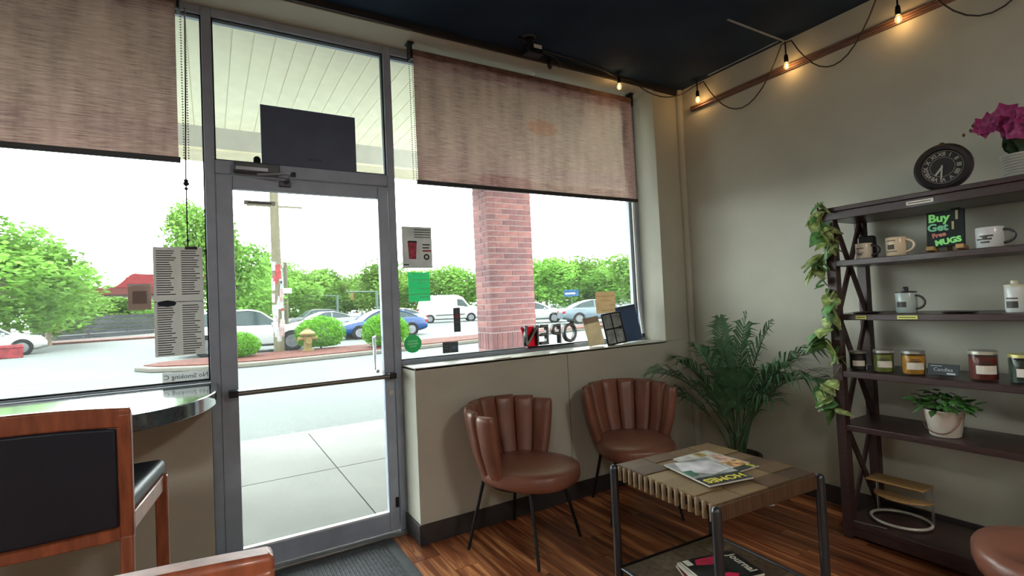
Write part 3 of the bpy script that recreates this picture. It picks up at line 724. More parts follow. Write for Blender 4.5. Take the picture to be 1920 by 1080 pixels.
for k, (tip, ctrl, ll) in enumerate(fr_specs):
    a = k * 2.4
    frond((.03 * math.cos(a), .03 * math.sin(a), .25), ctrl, tip, ll)
    part('stem', MB().tube([(.03 * math.cos(a), .03 * math.sin(a), .25), (.03 * math.cos(a) * .8 + ctrl[0] * .12, .03 * math.sin(a) * .8 + ctrl[1] * .12, .4)], [.011, .008], 7), STEM, t, smooth=60)

# ================================================================== BOOKSHELF
SX0, SX1, SY0, SY1 = 2.965, 3.345, -2.95, -1.545       # front, back, right end, left end
t = thing('open_bookshelf', 'tall dark espresso open shelf unit with X-braced ends', 'shelf', (SX0, SY1, 0))
shelf_z = [.095, .622, .915, 1.228, 1.525, 1.82]        # top surfaces
D = SX1 - SX0; Wd = SY1 - SY0
for px_, sc in ((0.0, 1), (D - .05, 1)):
    for py_ in (-.05, -Wd):
        part('post', MB().box(px_, px_ + .05, py_, py_ + .05, 0, 1.79), ESP, t, bevel=.003)
for k, z in enumerate(shelf_z):
    th = .032 if k < 5 else .024
    x0 = 0.004 if k < 5 else -.015
    part('shelf_board', MB().box(x0, D - .004 if k < 5 else D + .012, -Wd + (.004 if k < 5 else -.015), -.004 if k < 5 else .02, z - th, z), ESP, t, bevel=.003)
part('cornice', MB().box(-.004, D, -Wd - .004, .006, 1.752, 1.796), ESP, t, bevel=.003)
part('plinth', MB().box(.006, .03, -Wd + .05, -.05, .02, .063), ESP, t)
for e in (-.028, -Wd + .02):
    for za, zb in ((.1, .59), (.625, 1.19), (1.23, 1.75)):
        part('brace', MB().beam((.045, e, za), (D - .045, e, zb), .012, .034, (0, 0, 1)), ESP, t)
        part('brace', MB().beam((.045, e - .006, zb), (D - .045, e - .006, za), .012, .034, (0, 0, 1)), ESP, t)
tagm = M('yellow_price_tag', (222, 222, 120), .7); inkb = M('tag_ink', (60, 60, 50), .7)
for yy, ww, zz, mt in ((-1.705, .05, 1.212, tagm), (-1.915, .085, 1.212, tagm), (-2.0, .11, 1.775, M('white_tag', (226, 222, 212), .6))):
    o = part('price_tag', MB().box(-.0025 - (.004 if zz > 1.7 else 0), .004, yy - SY1 - ww / 2, yy - SY1 + ww / 2, zz - .009, zz + .009), mt, t)
    part('tag_print', MB().box(-.0032 - (.004 if zz > 1.7 else 0), 0, yy - SY1 - ww * .42, yy - SY1 + ww * .42, zz - .002, zz + .002), inkb, o)

def mug(label, x, y, z, r, h, col, rot, mark=None, handle_mat=None):
    t = thing('mug', label, 'mug', (x, y, z), R(rot), 'mugs on the shelves')
    mt = M('mug_' + label[:14].replace(' ', '_'), col, .25, var=.05)
    part('cup', MB().lathe([(r * .9, 0), (r, .006), (r, h - .002), (r * .97, h), (r * .9, h - .003), (r * .9, .01), (0, .008)], 28), mt, t, smooth=45)
    part('handle', MB().tube([(r * .95 + (.042 * math.sin(a)), 0, h * .52 + h * .32 * math.cos(a)) for a in [math.pi * k / 10 for k in range(11)]], .006, 8), handle_mat or mt, t, smooth=60)
    if mark:
        m = MB()
        for a0, a1, z0, z1 in mark:
            rows = [[((r + .0006) * math.cos(a0 + (a1 - a0) * k / 6), (r + .0006) * math.sin(a0 + (a1 - a0) * k / 6), zz) for k in range(7)] for zz in (z0, z1)]
            m.grid(rows)
        part('print', m, M('mug_print', (58, 52, 48), .5), t)
    return t
# handles point towards -y (picture right) and a little to the room: local +x -> rot -100
face = R(-90)      # printed side faces the room (local angle, with handle at -y)
def mk(a, z0, z1, da=0): return (face - a + da, face + a + da, z0, z1)
mug('small cream mug with dark print on the upper shelf, leftmost', 3.075, -1.69, 1.5265, .04, .085, (226, 210, 190), -95, [mk(.5, .055, .06), mk(.45, .03, .034), mk(.3, .02, .027)], M('mug_black_handle', (50, 46, 46), .3))
mug('cream mug with dark crest print beside the chalk sign', 3.075, -1.845, 1.5265, .046, .098, (230, 208, 176), -100, [mk(.5, .078, .082), mk(.35, .035, .06), mk(.6, .022, .026)])
mug('white mug with black eagle picture on the upper shelf', 3.08, -2.215, 1.5265, .05, .095, (206, 206, 204), -96, [mk(.5, .05, .058, .1), mk(.6, .036, .044, -.1), mk(.35, .022, .03), mk(.2, .044, .05)], M('mug_black_handle', (50, 46, 46), .3))
t = mug('pale steel lidded mug with round emblem on the third shelf', 3.085, -1.868, 1.2295, .045, .105, (178, 192, 188), -98, [mk(.5, .03, .058)], M('mug_black_handle', (50, 46, 46), .3))
part('lid', MB().lathe([(.047, .104), (.047, .11), (.012, .113), (.012, .132), (.009, .135), (0, .135)], 20), BLACK, t, smooth=45)
t = mug('pale travel cup with lid at right end of third shelf', 3.085, -2.285, 1.2295, .036, .115, (206, 212, 208), -98, [mk(.6, .02, .05), mk(.6, .06, .066)], BLACK)
part('lid', MB().lathe([(.037, .114), (.037, .124), (.014, .128), (.012, .142), (0, .142)], 20), M('cup_lid_cream', (206, 206, 176), .4), t, smooth=45)
for k, (yy, lb) in enumerate(((-1.69, 'flat dark coaster beside the lidded mug'), (-2.09, 'flat dark tray right of the lidded mug'))):
    single('coaster', MB().lathe([(.055, 0), (.07, .006), (.066, .008), (.05, .003), (0, .003)], 24), M('coaster_dark', (66, 62, 60), .3), lb, 'coaster', (3.06, yy, 1.2295), smooth=50)

# chalk sign
t = thing('chalk_sign', 'black chalk sign reading Buy 1 Get 1 on a small easel', 'sign', (3.09, -2.045, 1.534)); t.rotation_euler = (0, R(8), R(4))
part('board', MB().box(0, .008, -.075, .075, .018, .20), M('chalkboard', (22, 34, 32), .6), t, bevel=.004)
part('board_top_knob', MB().box(0, .008, -.06, -.02, .199, .208), M('chalkboard', (22, 34, 32), .6), t, bevel=.004)
G1 = M('chalk_green', (130, 210, 120), .7, emit=.15); G2 = M('chalk_mint', (120, 190, 150), .7, emit=.1); C1 = M('chalk_cream', (206, 200, 150), .7); P1 = M('chalk_pink', (220, 140, 130), .7)  # the two greens are given a faint glow of their own
text('Buy', .056, G1, t, sideT((-.001, .025, .165)), bold=.002); text('1', .06, C1, t, sideT((-.001, -.045, .17)), bold=.002)
text('Get', .052, G2, t, sideT((-.001, .03, .118)), bold=.002); text('1', .052, C1, t, sideT((-.001, -.03, .12)), bold=.002)
text('Free', .03, P1, t, sideT((-.001, .025, .08)) @ Matrix.Rotation(R(10), 4, 'Z'), bold=.0015); text('MUGS', .038, G1, t, sideT((-.001, -.01, .045)) @ Matrix.Rotation(R(8), 4, 'Z'), bold=.002)
EAS = M('easel_wood', (190, 150, 96), .5)
for yy in (.055, -.06): part('easel_foot', MB().box(-.03, .05, yy - .016, yy + .016, 0, .022), EAS, t, bevel=.003)
part('easel_strut', MB().beam((.012, 0, .15), (.07, 0, .004), .02, .008), EAS, t)
# black packs hanging behind the ivy
t = thing('coffee_bag', 'black pouch with small white emblem at the left end of upper shelf', 'bag', (3.20, -1.652, 1.5265), R(-80))
part('pouch', MB().prism([(-.04, 0), (.04, 0), (.046, .02), (.042, .12), (.038, .135), (-.038, .135), (-.042, .12), (-.046, .02)], -.02, .02, 'y'), BLACK, t, bevel=.008)
part('emblem', MB().lathe([(.012, -.0212), (.012, -.0202)], 6, (0, 0, .07), 'y'), WHITE, t)

# candle jars
def jar(label, y, r, h, col, lidcol, x=3.06, has_label=True):
    t = thing('candle_jar', label, 'jar', (x, y, .9165), R(0), 'candle jars on the middle shelf')
    part('wax', MB().lathe([(r * .9, .006), (r * .93, .012), (r * .93, h * .80), (0, h * .80)], 26), M('wax_' + str(col), col, .5, var=.08), t, smooth=45)
    g = part('glass', MB().lathe([(r * .92, 0), (r, .008), (r, h * .84), (r * .95, h * .88), (r * .95, h * .9)], 28), glass_mat('jar_glass', .03, (.96, .97, .97), 1.4), t, smooth=45)
    part('lid', MB().lathe([(r * .98, h * .88), (r * 1.0, h * .885), (r * 1.0, h * .985), (r * .95, h), (0, h)], 28), M('lid_' + str(lidcol), lidcol, .3, metal=.6), t, smooth=45)
    m = MB(); m2 = MB(); rr = r + .0008
    A = R(180 + 30)
    for mm, z0, z1, da in ((m, h * .24, h * .52, .75), (m2, h * .56, h * .60, .5), (m2, h * .64, h * .66, .35)):
        mm.grid([[(rr * math.cos(A + da * (k / 4 - 1)), rr * math.sin(A + da * (k / 4 - 1)), z) for k in range(9)] for z in (z0, z1)])
    part('label', m, M('jar_label', (222, 216, 202), .6), t); part('label_print', m2, M('jar_print', (54, 50, 46), .6), t)
    return t
jar('dark candle jar at the left end of the middle shelf', -1.632, .04, .105, (42, 40, 36), (150, 146, 138))
jar('olive green candle jar on the middle shelf', -1.757, .046, .118, (126, 138, 62), (196, 196, 190))
jar('amber yellow candle jar beside the small black card', -1.892, .05, .122, (196, 140, 44), (176, 178, 174))
jar('dark red candle jar right of the small black card', -2.165, .052, .138, (104, 38, 26), (196, 196, 180))
jar('dark green candle jar at the right edge of middle shelf', -2.30, .048, .13, (44, 62, 50), (214, 206, 140))
t = thing('name_card', 'small black card lettered Candles between the jars', 'card', (3.03, -2.02, .926)); t.rotation_euler = (0, R(14), 0)
part('card', MB().box(0, .006, -.062, .062, 0, .056), M('black_card', (44, 52, 56), .6), t, bevel=.002)
CH = M('card_chalk', (176, 186, 188), .7)
text('Candles', .024, CH, t, sideT((-.0008, .0, .028))); m = MB().box(-.0008, 0, .005, .05, .044, .047).box(-.0008, 0, -.048, -.015, .006, .014); part('card_print', m, CH, t)['kind'] = 'stuff'
part('card_foot', MB().box(.006, .035, -.03, .03, 0, .004), BLACK, t)

# bucket plant
t = thing('bucket_plant', 'white metal bucket with leafy green plant on lower shelf', 'plant', (3.085, -1.995, .6235))
part('bucket', MB().lathe([(.058, 0), (.062, .004), (.08, .12), (.084, .124), (.084, .13), (.078, .13), (.06, .012), (0, .01)], 32), M('white_enamel', (226, 218, 204), .35, var=.03), t, smooth=45)
part('bail_handle', MB().tube([(-.03 - .05 * math.sin(a), .078 * math.cos(a), .105 - .085 * math.sin(a)) for a in [math.pi * k / 14 for k in range(15)]], .0022, 6), M('copper_wire', (190, 130, 108), .3, metal=.7), t, smooth=60)
part('soil', MB().lathe([(0, .118), (.075, .116)], 20, close=True), M('soil', (48, 36, 28), .95), t)
LEAFG = M('pot_leaf', (74, 122, 60), .45, var=.25, scale=30, trans=.2, rnd=.35)
def leaf_mesh(name, l, wd, curl, mat, notch=False):
    m = MB(); rows = []
    prof = [(0, .05), (.12, .62), (.3, 1), (.55, .86), (.8, .42), (1, .02)] if not notch else [(-.12, .5), (.05, .95), (.3, 1), (.55, .72), (.8, .32), (1, .02)]
    for u, ww in prof:
        z = -curl * u * u * l
        rows.append([(u * l, -ww * wd / 2, z - .1 * wd), (u * l, 0, z + .02 * wd), (u * l, ww * wd / 2, z - .1 * wd)])
    m.grid(rows); me = m.mesh(name, 180, fix=False); me.materials.append(mat); return me
lf = leaf_mesh('leaf', .05, .032, .35, LEAFG)
rnd = random.Random(5)
for k in range(85):
    a = rnd.uniform(0, 2 * math.pi); rr = .1 * math.sqrt(rnd.random()); zz = .135 + rnd.uniform(0, .085) * (1 - (rr / .13) ** 2)
    o = link('leaf', lf, None, t, (rr * math.cos(a) * .9, rr * math.sin(a) * 1.25, zz)); o.rotation_euler = (rnd.uniform(-.4, .4), rnd.uniform(-.7, .35), a + rnd.uniform(-.8, .8)); q = rnd.uniform(.8, 1.3); o.scale = (q, q, q)
m = MB()
for k in range(14):
    a = k * 2.4; m.tube([(.02 * math.cos(a), .02 * math.sin(a), .115), (.06 * math.cos(a), .07 * math.sin(a), .19)], .002, 5)
part('stems', m, STEM, t)

# ivy garland down the left post
IVY1 = M('ivy_green', (96, 140, 84), .4, var=.25, scale=25, trans=.2, rnd=.4); IVY2 = M('ivy_variegated', (172, 190, 122), .45, var=.35, scale=30, trans=.2, rnd=.3)
iv1 = leaf_mesh('leaf', .1, .085, .3, IVY1, True); iv2 = leaf_mesh('leaf', .098, .08, .25, IVY2, True); iv3 = leaf_mesh('leaf', .07, .03, .2, IVY1)
t = thing('ivy_garland', 'trailing variegated ivy garland down the left shelf post', 'plant', (2.955, -1.56, .70))
pts = []
for k in range(40):
    u = k / 39; pts.append((.02 * math.sin(k * .9) - .004, .035 * math.sin(k * .55) + .01, 1.16 * u + 0.0))
part('vine', MB().tube(pts, .003, 6), M('vine_stem', (86, 92, 50), .6), t, smooth=60)
rnd = random.Random(11)
dens = [(.98, 1.16, 16), (.85, .98, 13), (.78, .86, 9), (.6, .75, 7), (.42, .6, 9), (.28, .44, 9), (.06, .18, 9), (0, .08, 4)]
for z0, z1, nl in dens:
    for k in range(nl):
        z = rnd.uniform(z0, z1); kk = int(min(39, z / 1.16 * 39)); p = pts[kk]
        a = rnd.uniform(R(70), R(300)); me = rnd.choice((iv1, iv1, iv2, iv2, iv2, iv3))
        o = link('leaf', me, None, t, (p[0] + rnd.uniform(-.025, .005), p[1] + rnd.uniform(-.03, .03), z)); o.rotation_euler = (rnd.uniform(-.7, .7), rnd.uniform(.1, 1.1), a); q = rnd.uniform(.75, 1.25); o.scale = (q, q, q)

# bamboo ring stand on the bottom board
BAM = M('bamboo', (186, 146, 92), .4, var=.1, stretch=(4, 20, 4))
t = thing('ring_stand', 'two-tier bamboo stand with pale metal ring on bottom shelf', 'stand', (3.16, -1.745, .0965))
def halfdisc(r, n=20): return [(-r * .62 * math.sin(a), r * math.cos(a)) for a in [math.pi * k / n for k in range(n + 1)]]
part('upper_board', MB().box(-.06, .07, -.135, .135, .205, .215), BAM, t, bevel=.004)
part('lower_board', MB().prism([(p[0] * 1.25 + .05, p[1]) for p in halfdisc(.138)], .12, .13), BAM, t, bevel=.003)
part('ring', MB().tube([(.13 * .9 * math.cos(a), .135 * math.sin(a), .012) for a in [2 * math.pi * k / 40 for k in range(41)]], .008, 8), M('pale_metal', (206, 202, 190), .35, metal=.3), t, smooth=60)
for s in (-1, 1):
    part('upright', MB().beam((.055, s * .128, .01), (.055, s * .128, .21), .006, .02, (1, 0, 0)), CHROME, t)
single('ruler_strip', MB().box(0, .004, -.085, .085, 0, .003), M('strip_steel', (176, 172, 166), .3, metal=.6), 'thin pale metal strip lying on bottom shelf front edge', 'strip', (2.99, -1.66, .0965), R(12))

# clock
t = thing('mantel_clock', 'round dark metal clock with pale numerals on shelf top', 'clock', (3.12, -2.045, 1.8215))
t.rotation_euler = (0, R(4), R(6)); CZ = .128
RIM = M('clock_iron', (52, 46, 48), .4, metal=.3)
part('rim', MB().lathe([(.082, -.012), (.088, -.022), (.104, -.024), (.116, -.012), (.116, .012), (.09, .02), (0, .02)], 40, (0, 0, CZ), 'x', True), RIM, t, smooth=40)
part('dial', MB().lathe([(0, -.010), (.083, -.010), (.083, 0)], 36, (0, 0, CZ), 'x'), M('clock_dial', (50, 50, 50), .35), t)
NUM = M('clock_numeral', (188, 184, 170), .5)
rom = ['XII', 'I', 'II', 'III', 'IIII', 'V', 'VI', 'VII', 'VIII', 'IX', 'X', 'XI']
for k, s in enumerate(rom):
    a = math.pi / 2 - k * math.pi / 6
    text(s, .026, NUM, t, sideT((-.0108, -.064 * math.cos(a), CZ + .064 * math.sin(a))) @ Matrix.Rotation(a - math.pi / 2, 4, 'Z'), .0004, .0006, name='numeral')
m = MB()
for r0, r1 in ((.048, .0495), (.08, .0815)): m.grid([[(-.0107, r * math.cos(2 * math.pi * k / 40), CZ + r * math.sin(2 * math.pi * k / 40)) for k in range(40)] for r in (r0, r1)], True)
part('dial_ring', m, NUM, t)
part('hour_hand', MB().beam((-.013, 0, CZ), (-.013, .028, CZ - .038), .001, .009, (0, 1, .6)), NUM, t)
part('minute_hand', MB().beam((-.015, 0, CZ + .008), (-.015, .006, CZ - .062), .001, .007, (0, 1, 0)), NUM, t)
part('base', MB().box(-.03, .03, -.05, .05, 0, .02), RIM, t, bevel=.006)
part('top_finial', MB().lathe([(.01, CZ + .112), (.012, CZ + .12), (0, CZ + .128)], 12), RIM, t, smooth=60)

# orchid
t = thing('potted_orchid', 'magenta orchid in a ribbed grey pot on shelf top', 'plant', (3.14, -2.325, 1.8215))
prof = [(.045, 0)]
for k in range(9): prof += [(.055 + .012 * k / 9, .004 + k * .0125), (.060 + .012 * k / 9, .010 + k * .0125)]
prof += [(.07, .118), (.064, .118), (.06, .1), (0, .1)]
part('pot', MB().lathe(prof, 30), M('ribbed_pot', (168, 166, 158), .6), t, smooth=30)
OL = M('orchid_leaf', (38, 66, 46), .4, var=.15, trans=.1); big = leaf_mesh('leaf', .13, .1, .12, OL)
for az, el in ((120, -72), (200, -80), (300, -70), (60, -66)):
    o = link('leaf', big, None, t, (0, 0, .11)); o.rotation_euler = (0, R(el), R(az))
part('flower_stem', MB().tube([(0, 0, .1), (-.01, .0, .24), (-.01, .02, .30), (-.02, .07, .31), (-.03, .13, .285)], .0028, 6), STEM, t, smooth=60)
PET = M('orchid_petal', (176, 70, 132), .5, var=.25, scale=30, trans=.3); pet = leaf_mesh('petal', .055, .062, .25, PET, True)
for fi, (fx, fy, fz) in enumerate(((-.05, .02, .25), (-.05, .085, .275), (-.04, -.045, .275), (-.02, .04, .31), (-.05, .0, .22), (-.03, .12, .27))):
    fo = part('flower', MB().lathe([(0, -.006), (.006, 0), (0, .01)], 8, (0, 0, 0), 'x'), M('orchid_throat', (96, 30, 70), .5), t, smooth=60, loc=(fx, fy, fz), rot=(0, 0, R(15 * (fi - 2))))
    for k in range(5):
        o = link('petal', pet, None, fo, (-.004, 0, 0)); o.rotation_euler = (R(72 * k + fi * 20), R(0), R(80)); o.rotation_mode = 'XYZ'
        o.matrix_local = Matrix.Translation((-.004, 0, 0)) @ Matrix.Rotation(R(72 * k + fi * 25), 4, 'X') @ Matrix.Rotation(R(90), 4, 'Z') @ Matrix.Rotation(R(90), 4, 'X')
for k, (bx, by, bz) in enumerate(((-.03, .16, .27), (-.035, .185, .255), (-.03, .15, .29))):
    part('bud', MB().lathe([(0, -.01), (.007, 0), (.005, .006), (0, .012)], 8, (bx, by, bz)), M('orchid_bud', (110, 96, 62), .5), t, smooth=60)

# ================================================================== STRING LIGHTS
t = thing('string_lights', 'black string-light cable with small clear bulbs along the ceiling edge', 'string lights', (XR - .06, -.4, 2.95))
O = Vector((XR - .06, -.4, 2.95))
anch = [Vector((2.67, -.27, 3.04)), Vector((2.85, -.262, 3.045)), Vector((XR - .05, -.42, 3.03)), Vector((XR - .05, -.52, 3.035)), Vector((XR - .045, -1.15, 3.035)), Vector((XR - .05, -1.22, 3.03)), Vector((XR - .045, -1.72, 3.04)), Vector((XR - .05, -1.92, 3.04)), Vector((XR - .045, -2.5, 3.04)), Vector((XR - .045, -3.2, 3.04))]
sag = [.0, .10, .0, .32, .0, .28, .0, .34, .26]
path = []
for i in range(len(anch) - 1):
    for k in range(12):
        u = k / 12; p = anch[i].lerp(anch[i + 1], u); p.z -= sag[i] * 4 * u * (1 - u); path.append(p - O)
path.append(anch[-1] - O)
CABLE = M('black_cable', (46, 44, 42), .5)
part('cable', MB().tube(path, .0042, 7), CABLE, t, smooth=60)
part('ceiling_cable', MB().tube([Vector((1.9, -.34, 3.062)) - O, Vector((2.2, -.33, 3.058)) - O, Vector((2.5, -.3, 3.055)) - O, anch[0] - O], .0042, 7), CABLE, t, smooth=60)
BULB = glass_mat('bulb_glass', .05, (1, .93, .78), 1.5)
FIL = M('filament', (255, 190, 90), .5, emit=12)
for bp in (Vector((2.66, -.30, 2.957)), Vector((XR - .07, -.475, 2.90)), Vector((XR - .07, -1.19, 2.865)), Vector((XR - .07, -1.83, 2.855)), Vector((XR - .07, -2.6, 2.855))):
    q = bp - O
    s = part('socket', MB().lathe([(.013, .025), (.014, .05), (.011, .075), (.005, .08), (.0045, .165)], 12, q), BLACK, t, smooth=45)
    g = part('bulb', MB().lathe([(.010, .027), (.016, .012), (.018, -.002), (.015, -.014), (.007, -.021), (0, -.022)], 16, q), BULB, t, smooth=180)
    part('filament', MB().lathe([(0, -.012), (.0055, -.004), (.0055, .01), (0, .016)], 8, q), FIL, g, smooth=60)
    ld = bpy.data.lights.new('bulb_light', 'POINT'); ld.energy = .32; ld.color = (1, .62, .28); ld.shadow_soft_size = .012
    lo = bpy.data.objects.new('bulb_light', ld); COL.objects.link(lo); lo.parent = t; lo.location = q

# ceiling fixture over the right window
t = thing('ceiling_camera', 'small black ceiling-mounted device with white tag and cables', 'camera', (1.80, -.42, ZC))
part('mount', MB().lathe([(.05, 0), (.045, -.012), (.018, -.016), (.018, -.05)], 20, (-.02, 0, 0)), BLKMETAL, t, smooth=45)
part('body', MB().box(-.05, .07, -.035, .035, -.11, -.045), BLKMETAL, t, bevel=.006)
part('white_tag', MB().box(-.005, .055, -.0375, -.035, -.075, -.052), WHITE, t)
part('arm', MB().beam((-.09, .02, -.006), (.01, .0, -.02), .02, .012), BLKMETAL, t)
part('cable', MB().tube([(.06, .0, -.07), (.11, .06, -.03), (.17, .1, -.012), (.27, .12, -.012), (.33, .14, -.03), (.34, .165, -.055)], .004, 6), CABLE, t, smooth=60)
part('plug', MB().lathe([(.01, -.02), (.02, -.05), (.018, -.09), (.008, -.105), (0, -.105)], 12, (.265, .17, .03)), BLACK, t, smooth=50)

# unseen ceiling panels added behind the camera as interior fill light
for k, (lx, ly) in enumerate(((-1.4, -4.6), (1.6, -4.9))):
    t = thing('fill_lamp', ('added fill-light ceiling panel, unseen at the back left of the room', 'added fill-light ceiling panel, unseen at the back right of the room')[k], 'lamp', (lx, ly, ZC), group='added ceiling fill panels')
    part('frame', MB().box(-.31, .31, -.31, .31, -.02, 0), WHITE, t)
    part('diffuser', MB().box(-.29, .29, -.29, .29, -.024, -.02), M('fill_lamp_diffuser', (255, 251, 244), .5, var=.0, emit=24), t)

# ================================================================== OUTSIDE: GROUND, CANOPY, COLUMN
GZ = -.12
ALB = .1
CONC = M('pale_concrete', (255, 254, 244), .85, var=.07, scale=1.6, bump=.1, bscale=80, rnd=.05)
struct('parking_lot', MB().box(-160, 220, 3.2, 330, GZ - .3, GZ), M('lot_asphalt', (192, 202, 196), .9, var=.06, scale=.35))
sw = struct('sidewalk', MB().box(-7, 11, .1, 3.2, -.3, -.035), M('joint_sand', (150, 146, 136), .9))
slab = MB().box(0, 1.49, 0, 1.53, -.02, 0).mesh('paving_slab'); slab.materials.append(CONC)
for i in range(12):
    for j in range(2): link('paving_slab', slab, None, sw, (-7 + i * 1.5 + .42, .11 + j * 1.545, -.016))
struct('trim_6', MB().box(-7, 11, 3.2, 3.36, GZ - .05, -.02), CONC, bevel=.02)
ALB = 1.0
cn = thing('walkway_canopy', 'cream ribbed walkway canopy with deep grey fascia beam outside', 'canopy', (1.5, 2.4, 2.89))
CREAM = M('cream_vinyl_soffit', (240, 240, 214), .6, var=.03, rnd=.03)
part('deck', MB().box(-8.5, 9.5, -2.3, .3, .24, .3), M('canopy_deck', (150, 148, 140), .8), cn)
sp = MB().box(0, .114, -2.3, -.17, 0, .02).box(.114, .12, -2.3, -.17, .006, .02).mesh('soffit_panel'); sp.materials.append(CREAM)
for k in range(118): link('soffit_panel', sp, None, cn, (-7 + k * .12, 0, .215))
part('fascia_beam', MB().box(-8.5, 9.5, -.17, .26, 0.02, .3), M('fascia_grey', (172, 170, 162), .7, var=.04), cn)
part('beam_soffit', MB().box(-8.5, 9.5, -.168, .258, 0, .02), M('beam_cream', (222, 214, 186), .7, var=.04), cn)
# brick column
bc = thing('brick_column', 'red brick column carrying the canopy outside right window', 'column', (2.83, 2.2, GZ))
CW_, CD = .625, .37
BR = M('red_brick', (94, 54, 54), .85, var=.16, scale=12, rnd=.34, bump=.3, bscale=70)
MORT = M('pale_mortar', (132, 124, 122), .9, var=.08, scale=30)
part('mortar_core', MB().box(.0045, CW_ - .0045, .0045, CD - .0045, 0, 3.01), MORT, bc)
ch = .0677; bl = CW_ / 3; b_me = MB().box(0, bl - .007, 0, .098, 0, ch - .007).mesh('brick'); b_me.materials.append(BR)
s_me = MB().box(0, .098, 0, CD / 2 - .007, 0, ch - .007).mesh('brick'); s_me.materials.append(BR)
v_me = MB().box(0, ch - .008, 0, .098, 0, .193).mesh('brick'); v_me.materials.append(BR)
u_me = MB().box(0, .098, 0, ch - .008, 0, .193).mesh('brick'); u_me.materials.append(BR)
rest = MB(); z = 0; c = 0
while z < 2.98:
    soldier = 14 <= c < 15
    hgt = .203 if soldier else ch
    if soldier:
        for i in range(9): link('brick', v_me, None, bc, (i * (CW_ / 9) + .001, -.002, z))
        for i in range(4): link('brick', u_me, None, bc, (-.002, .1 + i * .067, z))
        for i in range(9): rest.box(i * (CW_ / 9) + .001, i * (CW_ / 9) + .06, CD - .096, CD + .002, z, z + .193)
        for i in range(4): rest.box(CW_ - .096, CW_ + .002, .1 + i * .067, .16 + i * .067, z, z + .193)
    else:
        if c % 2 == 0:
            for i in range(3): link('brick', b_me, None, bc, (i * (bl + .0023), 0, z))
            link('brick', s_me, None, bc, (0, .105, z)).scale = (1, (CD - .105) / (CD / 2 - .007), 1)
        else:
            for i in range(2): link('brick', b_me, None, bc, (.105 + i * bl, 0, z))
            o = link('brick', b_me, None, bc, (.105 + 2 * bl, 0, z)); o.scale = ((CW_ - .105 - 2 * bl) / (bl - .007), 1, 1)
            link('brick', s_me, None, bc, (0, 0, z)); link('brick', s_me, None, bc, (0, CD / 2, z))
        for i in range(3): rest.box(i * bl + .005, (i + 1) * bl - .005, CD - .098, CD, z, z + ch - .01)
        for i in range(2): rest.box(CW_ - .098, CW_, .1 * (1 - i) + i * CD / 2, CD / 2 - .01 if i == 0 else CD - .1, z, z + ch - .01)
    z += hgt; c += 1
o = part('hidden_side_bricks', rest, BR, bc); o['kind'] = 'stuff'

# ================================================================== PLANTED ISLAND
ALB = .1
isl = [(-1.95, 15.2), (-1.5, 14.3), (-.4, 13.45), (1.2, 13.15), (4, 13.55), (9.5, 14.75), (16, 16.4), (22, 17.8), (22.3, 19), (15, 18.2), (9, 17.2), (4, 16.7), (0, 16.5), (-1.6, 16.1)]
cxm = sum(p[0] for p in isl) / len(isl); cym = sum(p[1] for p in isl) / len(isl)
ti = struct_root('planting_island', (0, 0, GZ))
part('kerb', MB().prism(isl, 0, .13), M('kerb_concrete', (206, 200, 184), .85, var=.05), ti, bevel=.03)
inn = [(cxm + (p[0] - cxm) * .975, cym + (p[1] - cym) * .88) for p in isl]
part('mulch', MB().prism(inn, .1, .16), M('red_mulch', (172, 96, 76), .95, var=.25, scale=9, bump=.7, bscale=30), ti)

def blob_leaves(n, rx, ry, rz, size, seed, shell=.55, lumps=9):
    """leafy mass: small two-triangle leaves scattered over overlapping lumps"""
    r = random.Random(seed); m = MB(); cs = []
    for k in range(lumps):
        a = r.uniform(0, 6.283); q = math.sqrt(r.random()) * .62; h = r.uniform(-.55, .6)
        cs.append((q * math.cos(a) * (1 - abs(h) * .4), q * math.sin(a) * (1 - abs(h) * .4), h, r.uniform(.34, .52)))
    cs.append((0, 0, 0, .62 if lumps else 1.0))
    for k in range(n):
        c = r.choice(cs); v = Vector((r.gauss(0, 1), r.gauss(0, 1), r.gauss(0, 1))).normalized() * c[3] * (shell + (1 - shell) * r.random())
        p = Vector(((c[0] + v.x) * rx, (c[1] + v.y) * ry, (c[2] + v.z) * rz))
        if not lumps: p.z = max(p.z, -.72)
        a = Vector((r.gauss(0, 1), r.gauss(0, 1), r.gauss(0, .6))).normalized(); b = a.cross(Vector((r.gauss(0, 1), r.gauss(0, 1), r.gauss(0, 1)))).normalized()
        s = size * r.uniform(.6, 1.3)
        m.add([p - a * s, p + b * s * .55, p + a * s, p - b * s * .55], [(0, 1, 2, 3)])
    return m
ALB = 1.0
TREEG = M('tree_foliage', (76, 108, 40), .7, spec=.1, var=.3, scale=1.2, trans=.35, rnd=.22)
BARK = M('grey_bark', (96, 84, 70), .9, var=.2)
crowns = [blob_leaves(9000, 1, 1, 1, .042, 21 + k, lumps=14).mesh('crown', fix=False) for k in range(4)]
for c_ in crowns: c_.materials.append(TREEG)
trunk_me = MB().tube([(0, 0, 0), (.02, .01, .35), (-.01, .02, .7), (0, 0, 1)], [.05, .04, .03, .015], 8).tube([(0, 0, .45), (.2, .1, .85)], [.02, .008], 6).tube([(0, 0, .5), (-.22, -.05, .9)], [.02, .008], 6).mesh('trunk', 60)
trunk_me.materials.append(BARK)
def ray_point(u, v, d):
    """world point seen at picture position u,v at horizontal distance d from the viewpoint"""
    x, y = u - 960, v - 540
    X = math.cos(ROLL) * x - math.sin(ROLL) * y; Y = math.sin(ROLL) * x + math.cos(ROLL) * y
    dv = _fw + _rt * (X / F_PX) - _up * (Y / F_PX)
    k = d / math.hypot(dv.x, dv.y)
    return Vector((-0.0202, -3.093, 1.375)) + dv * k
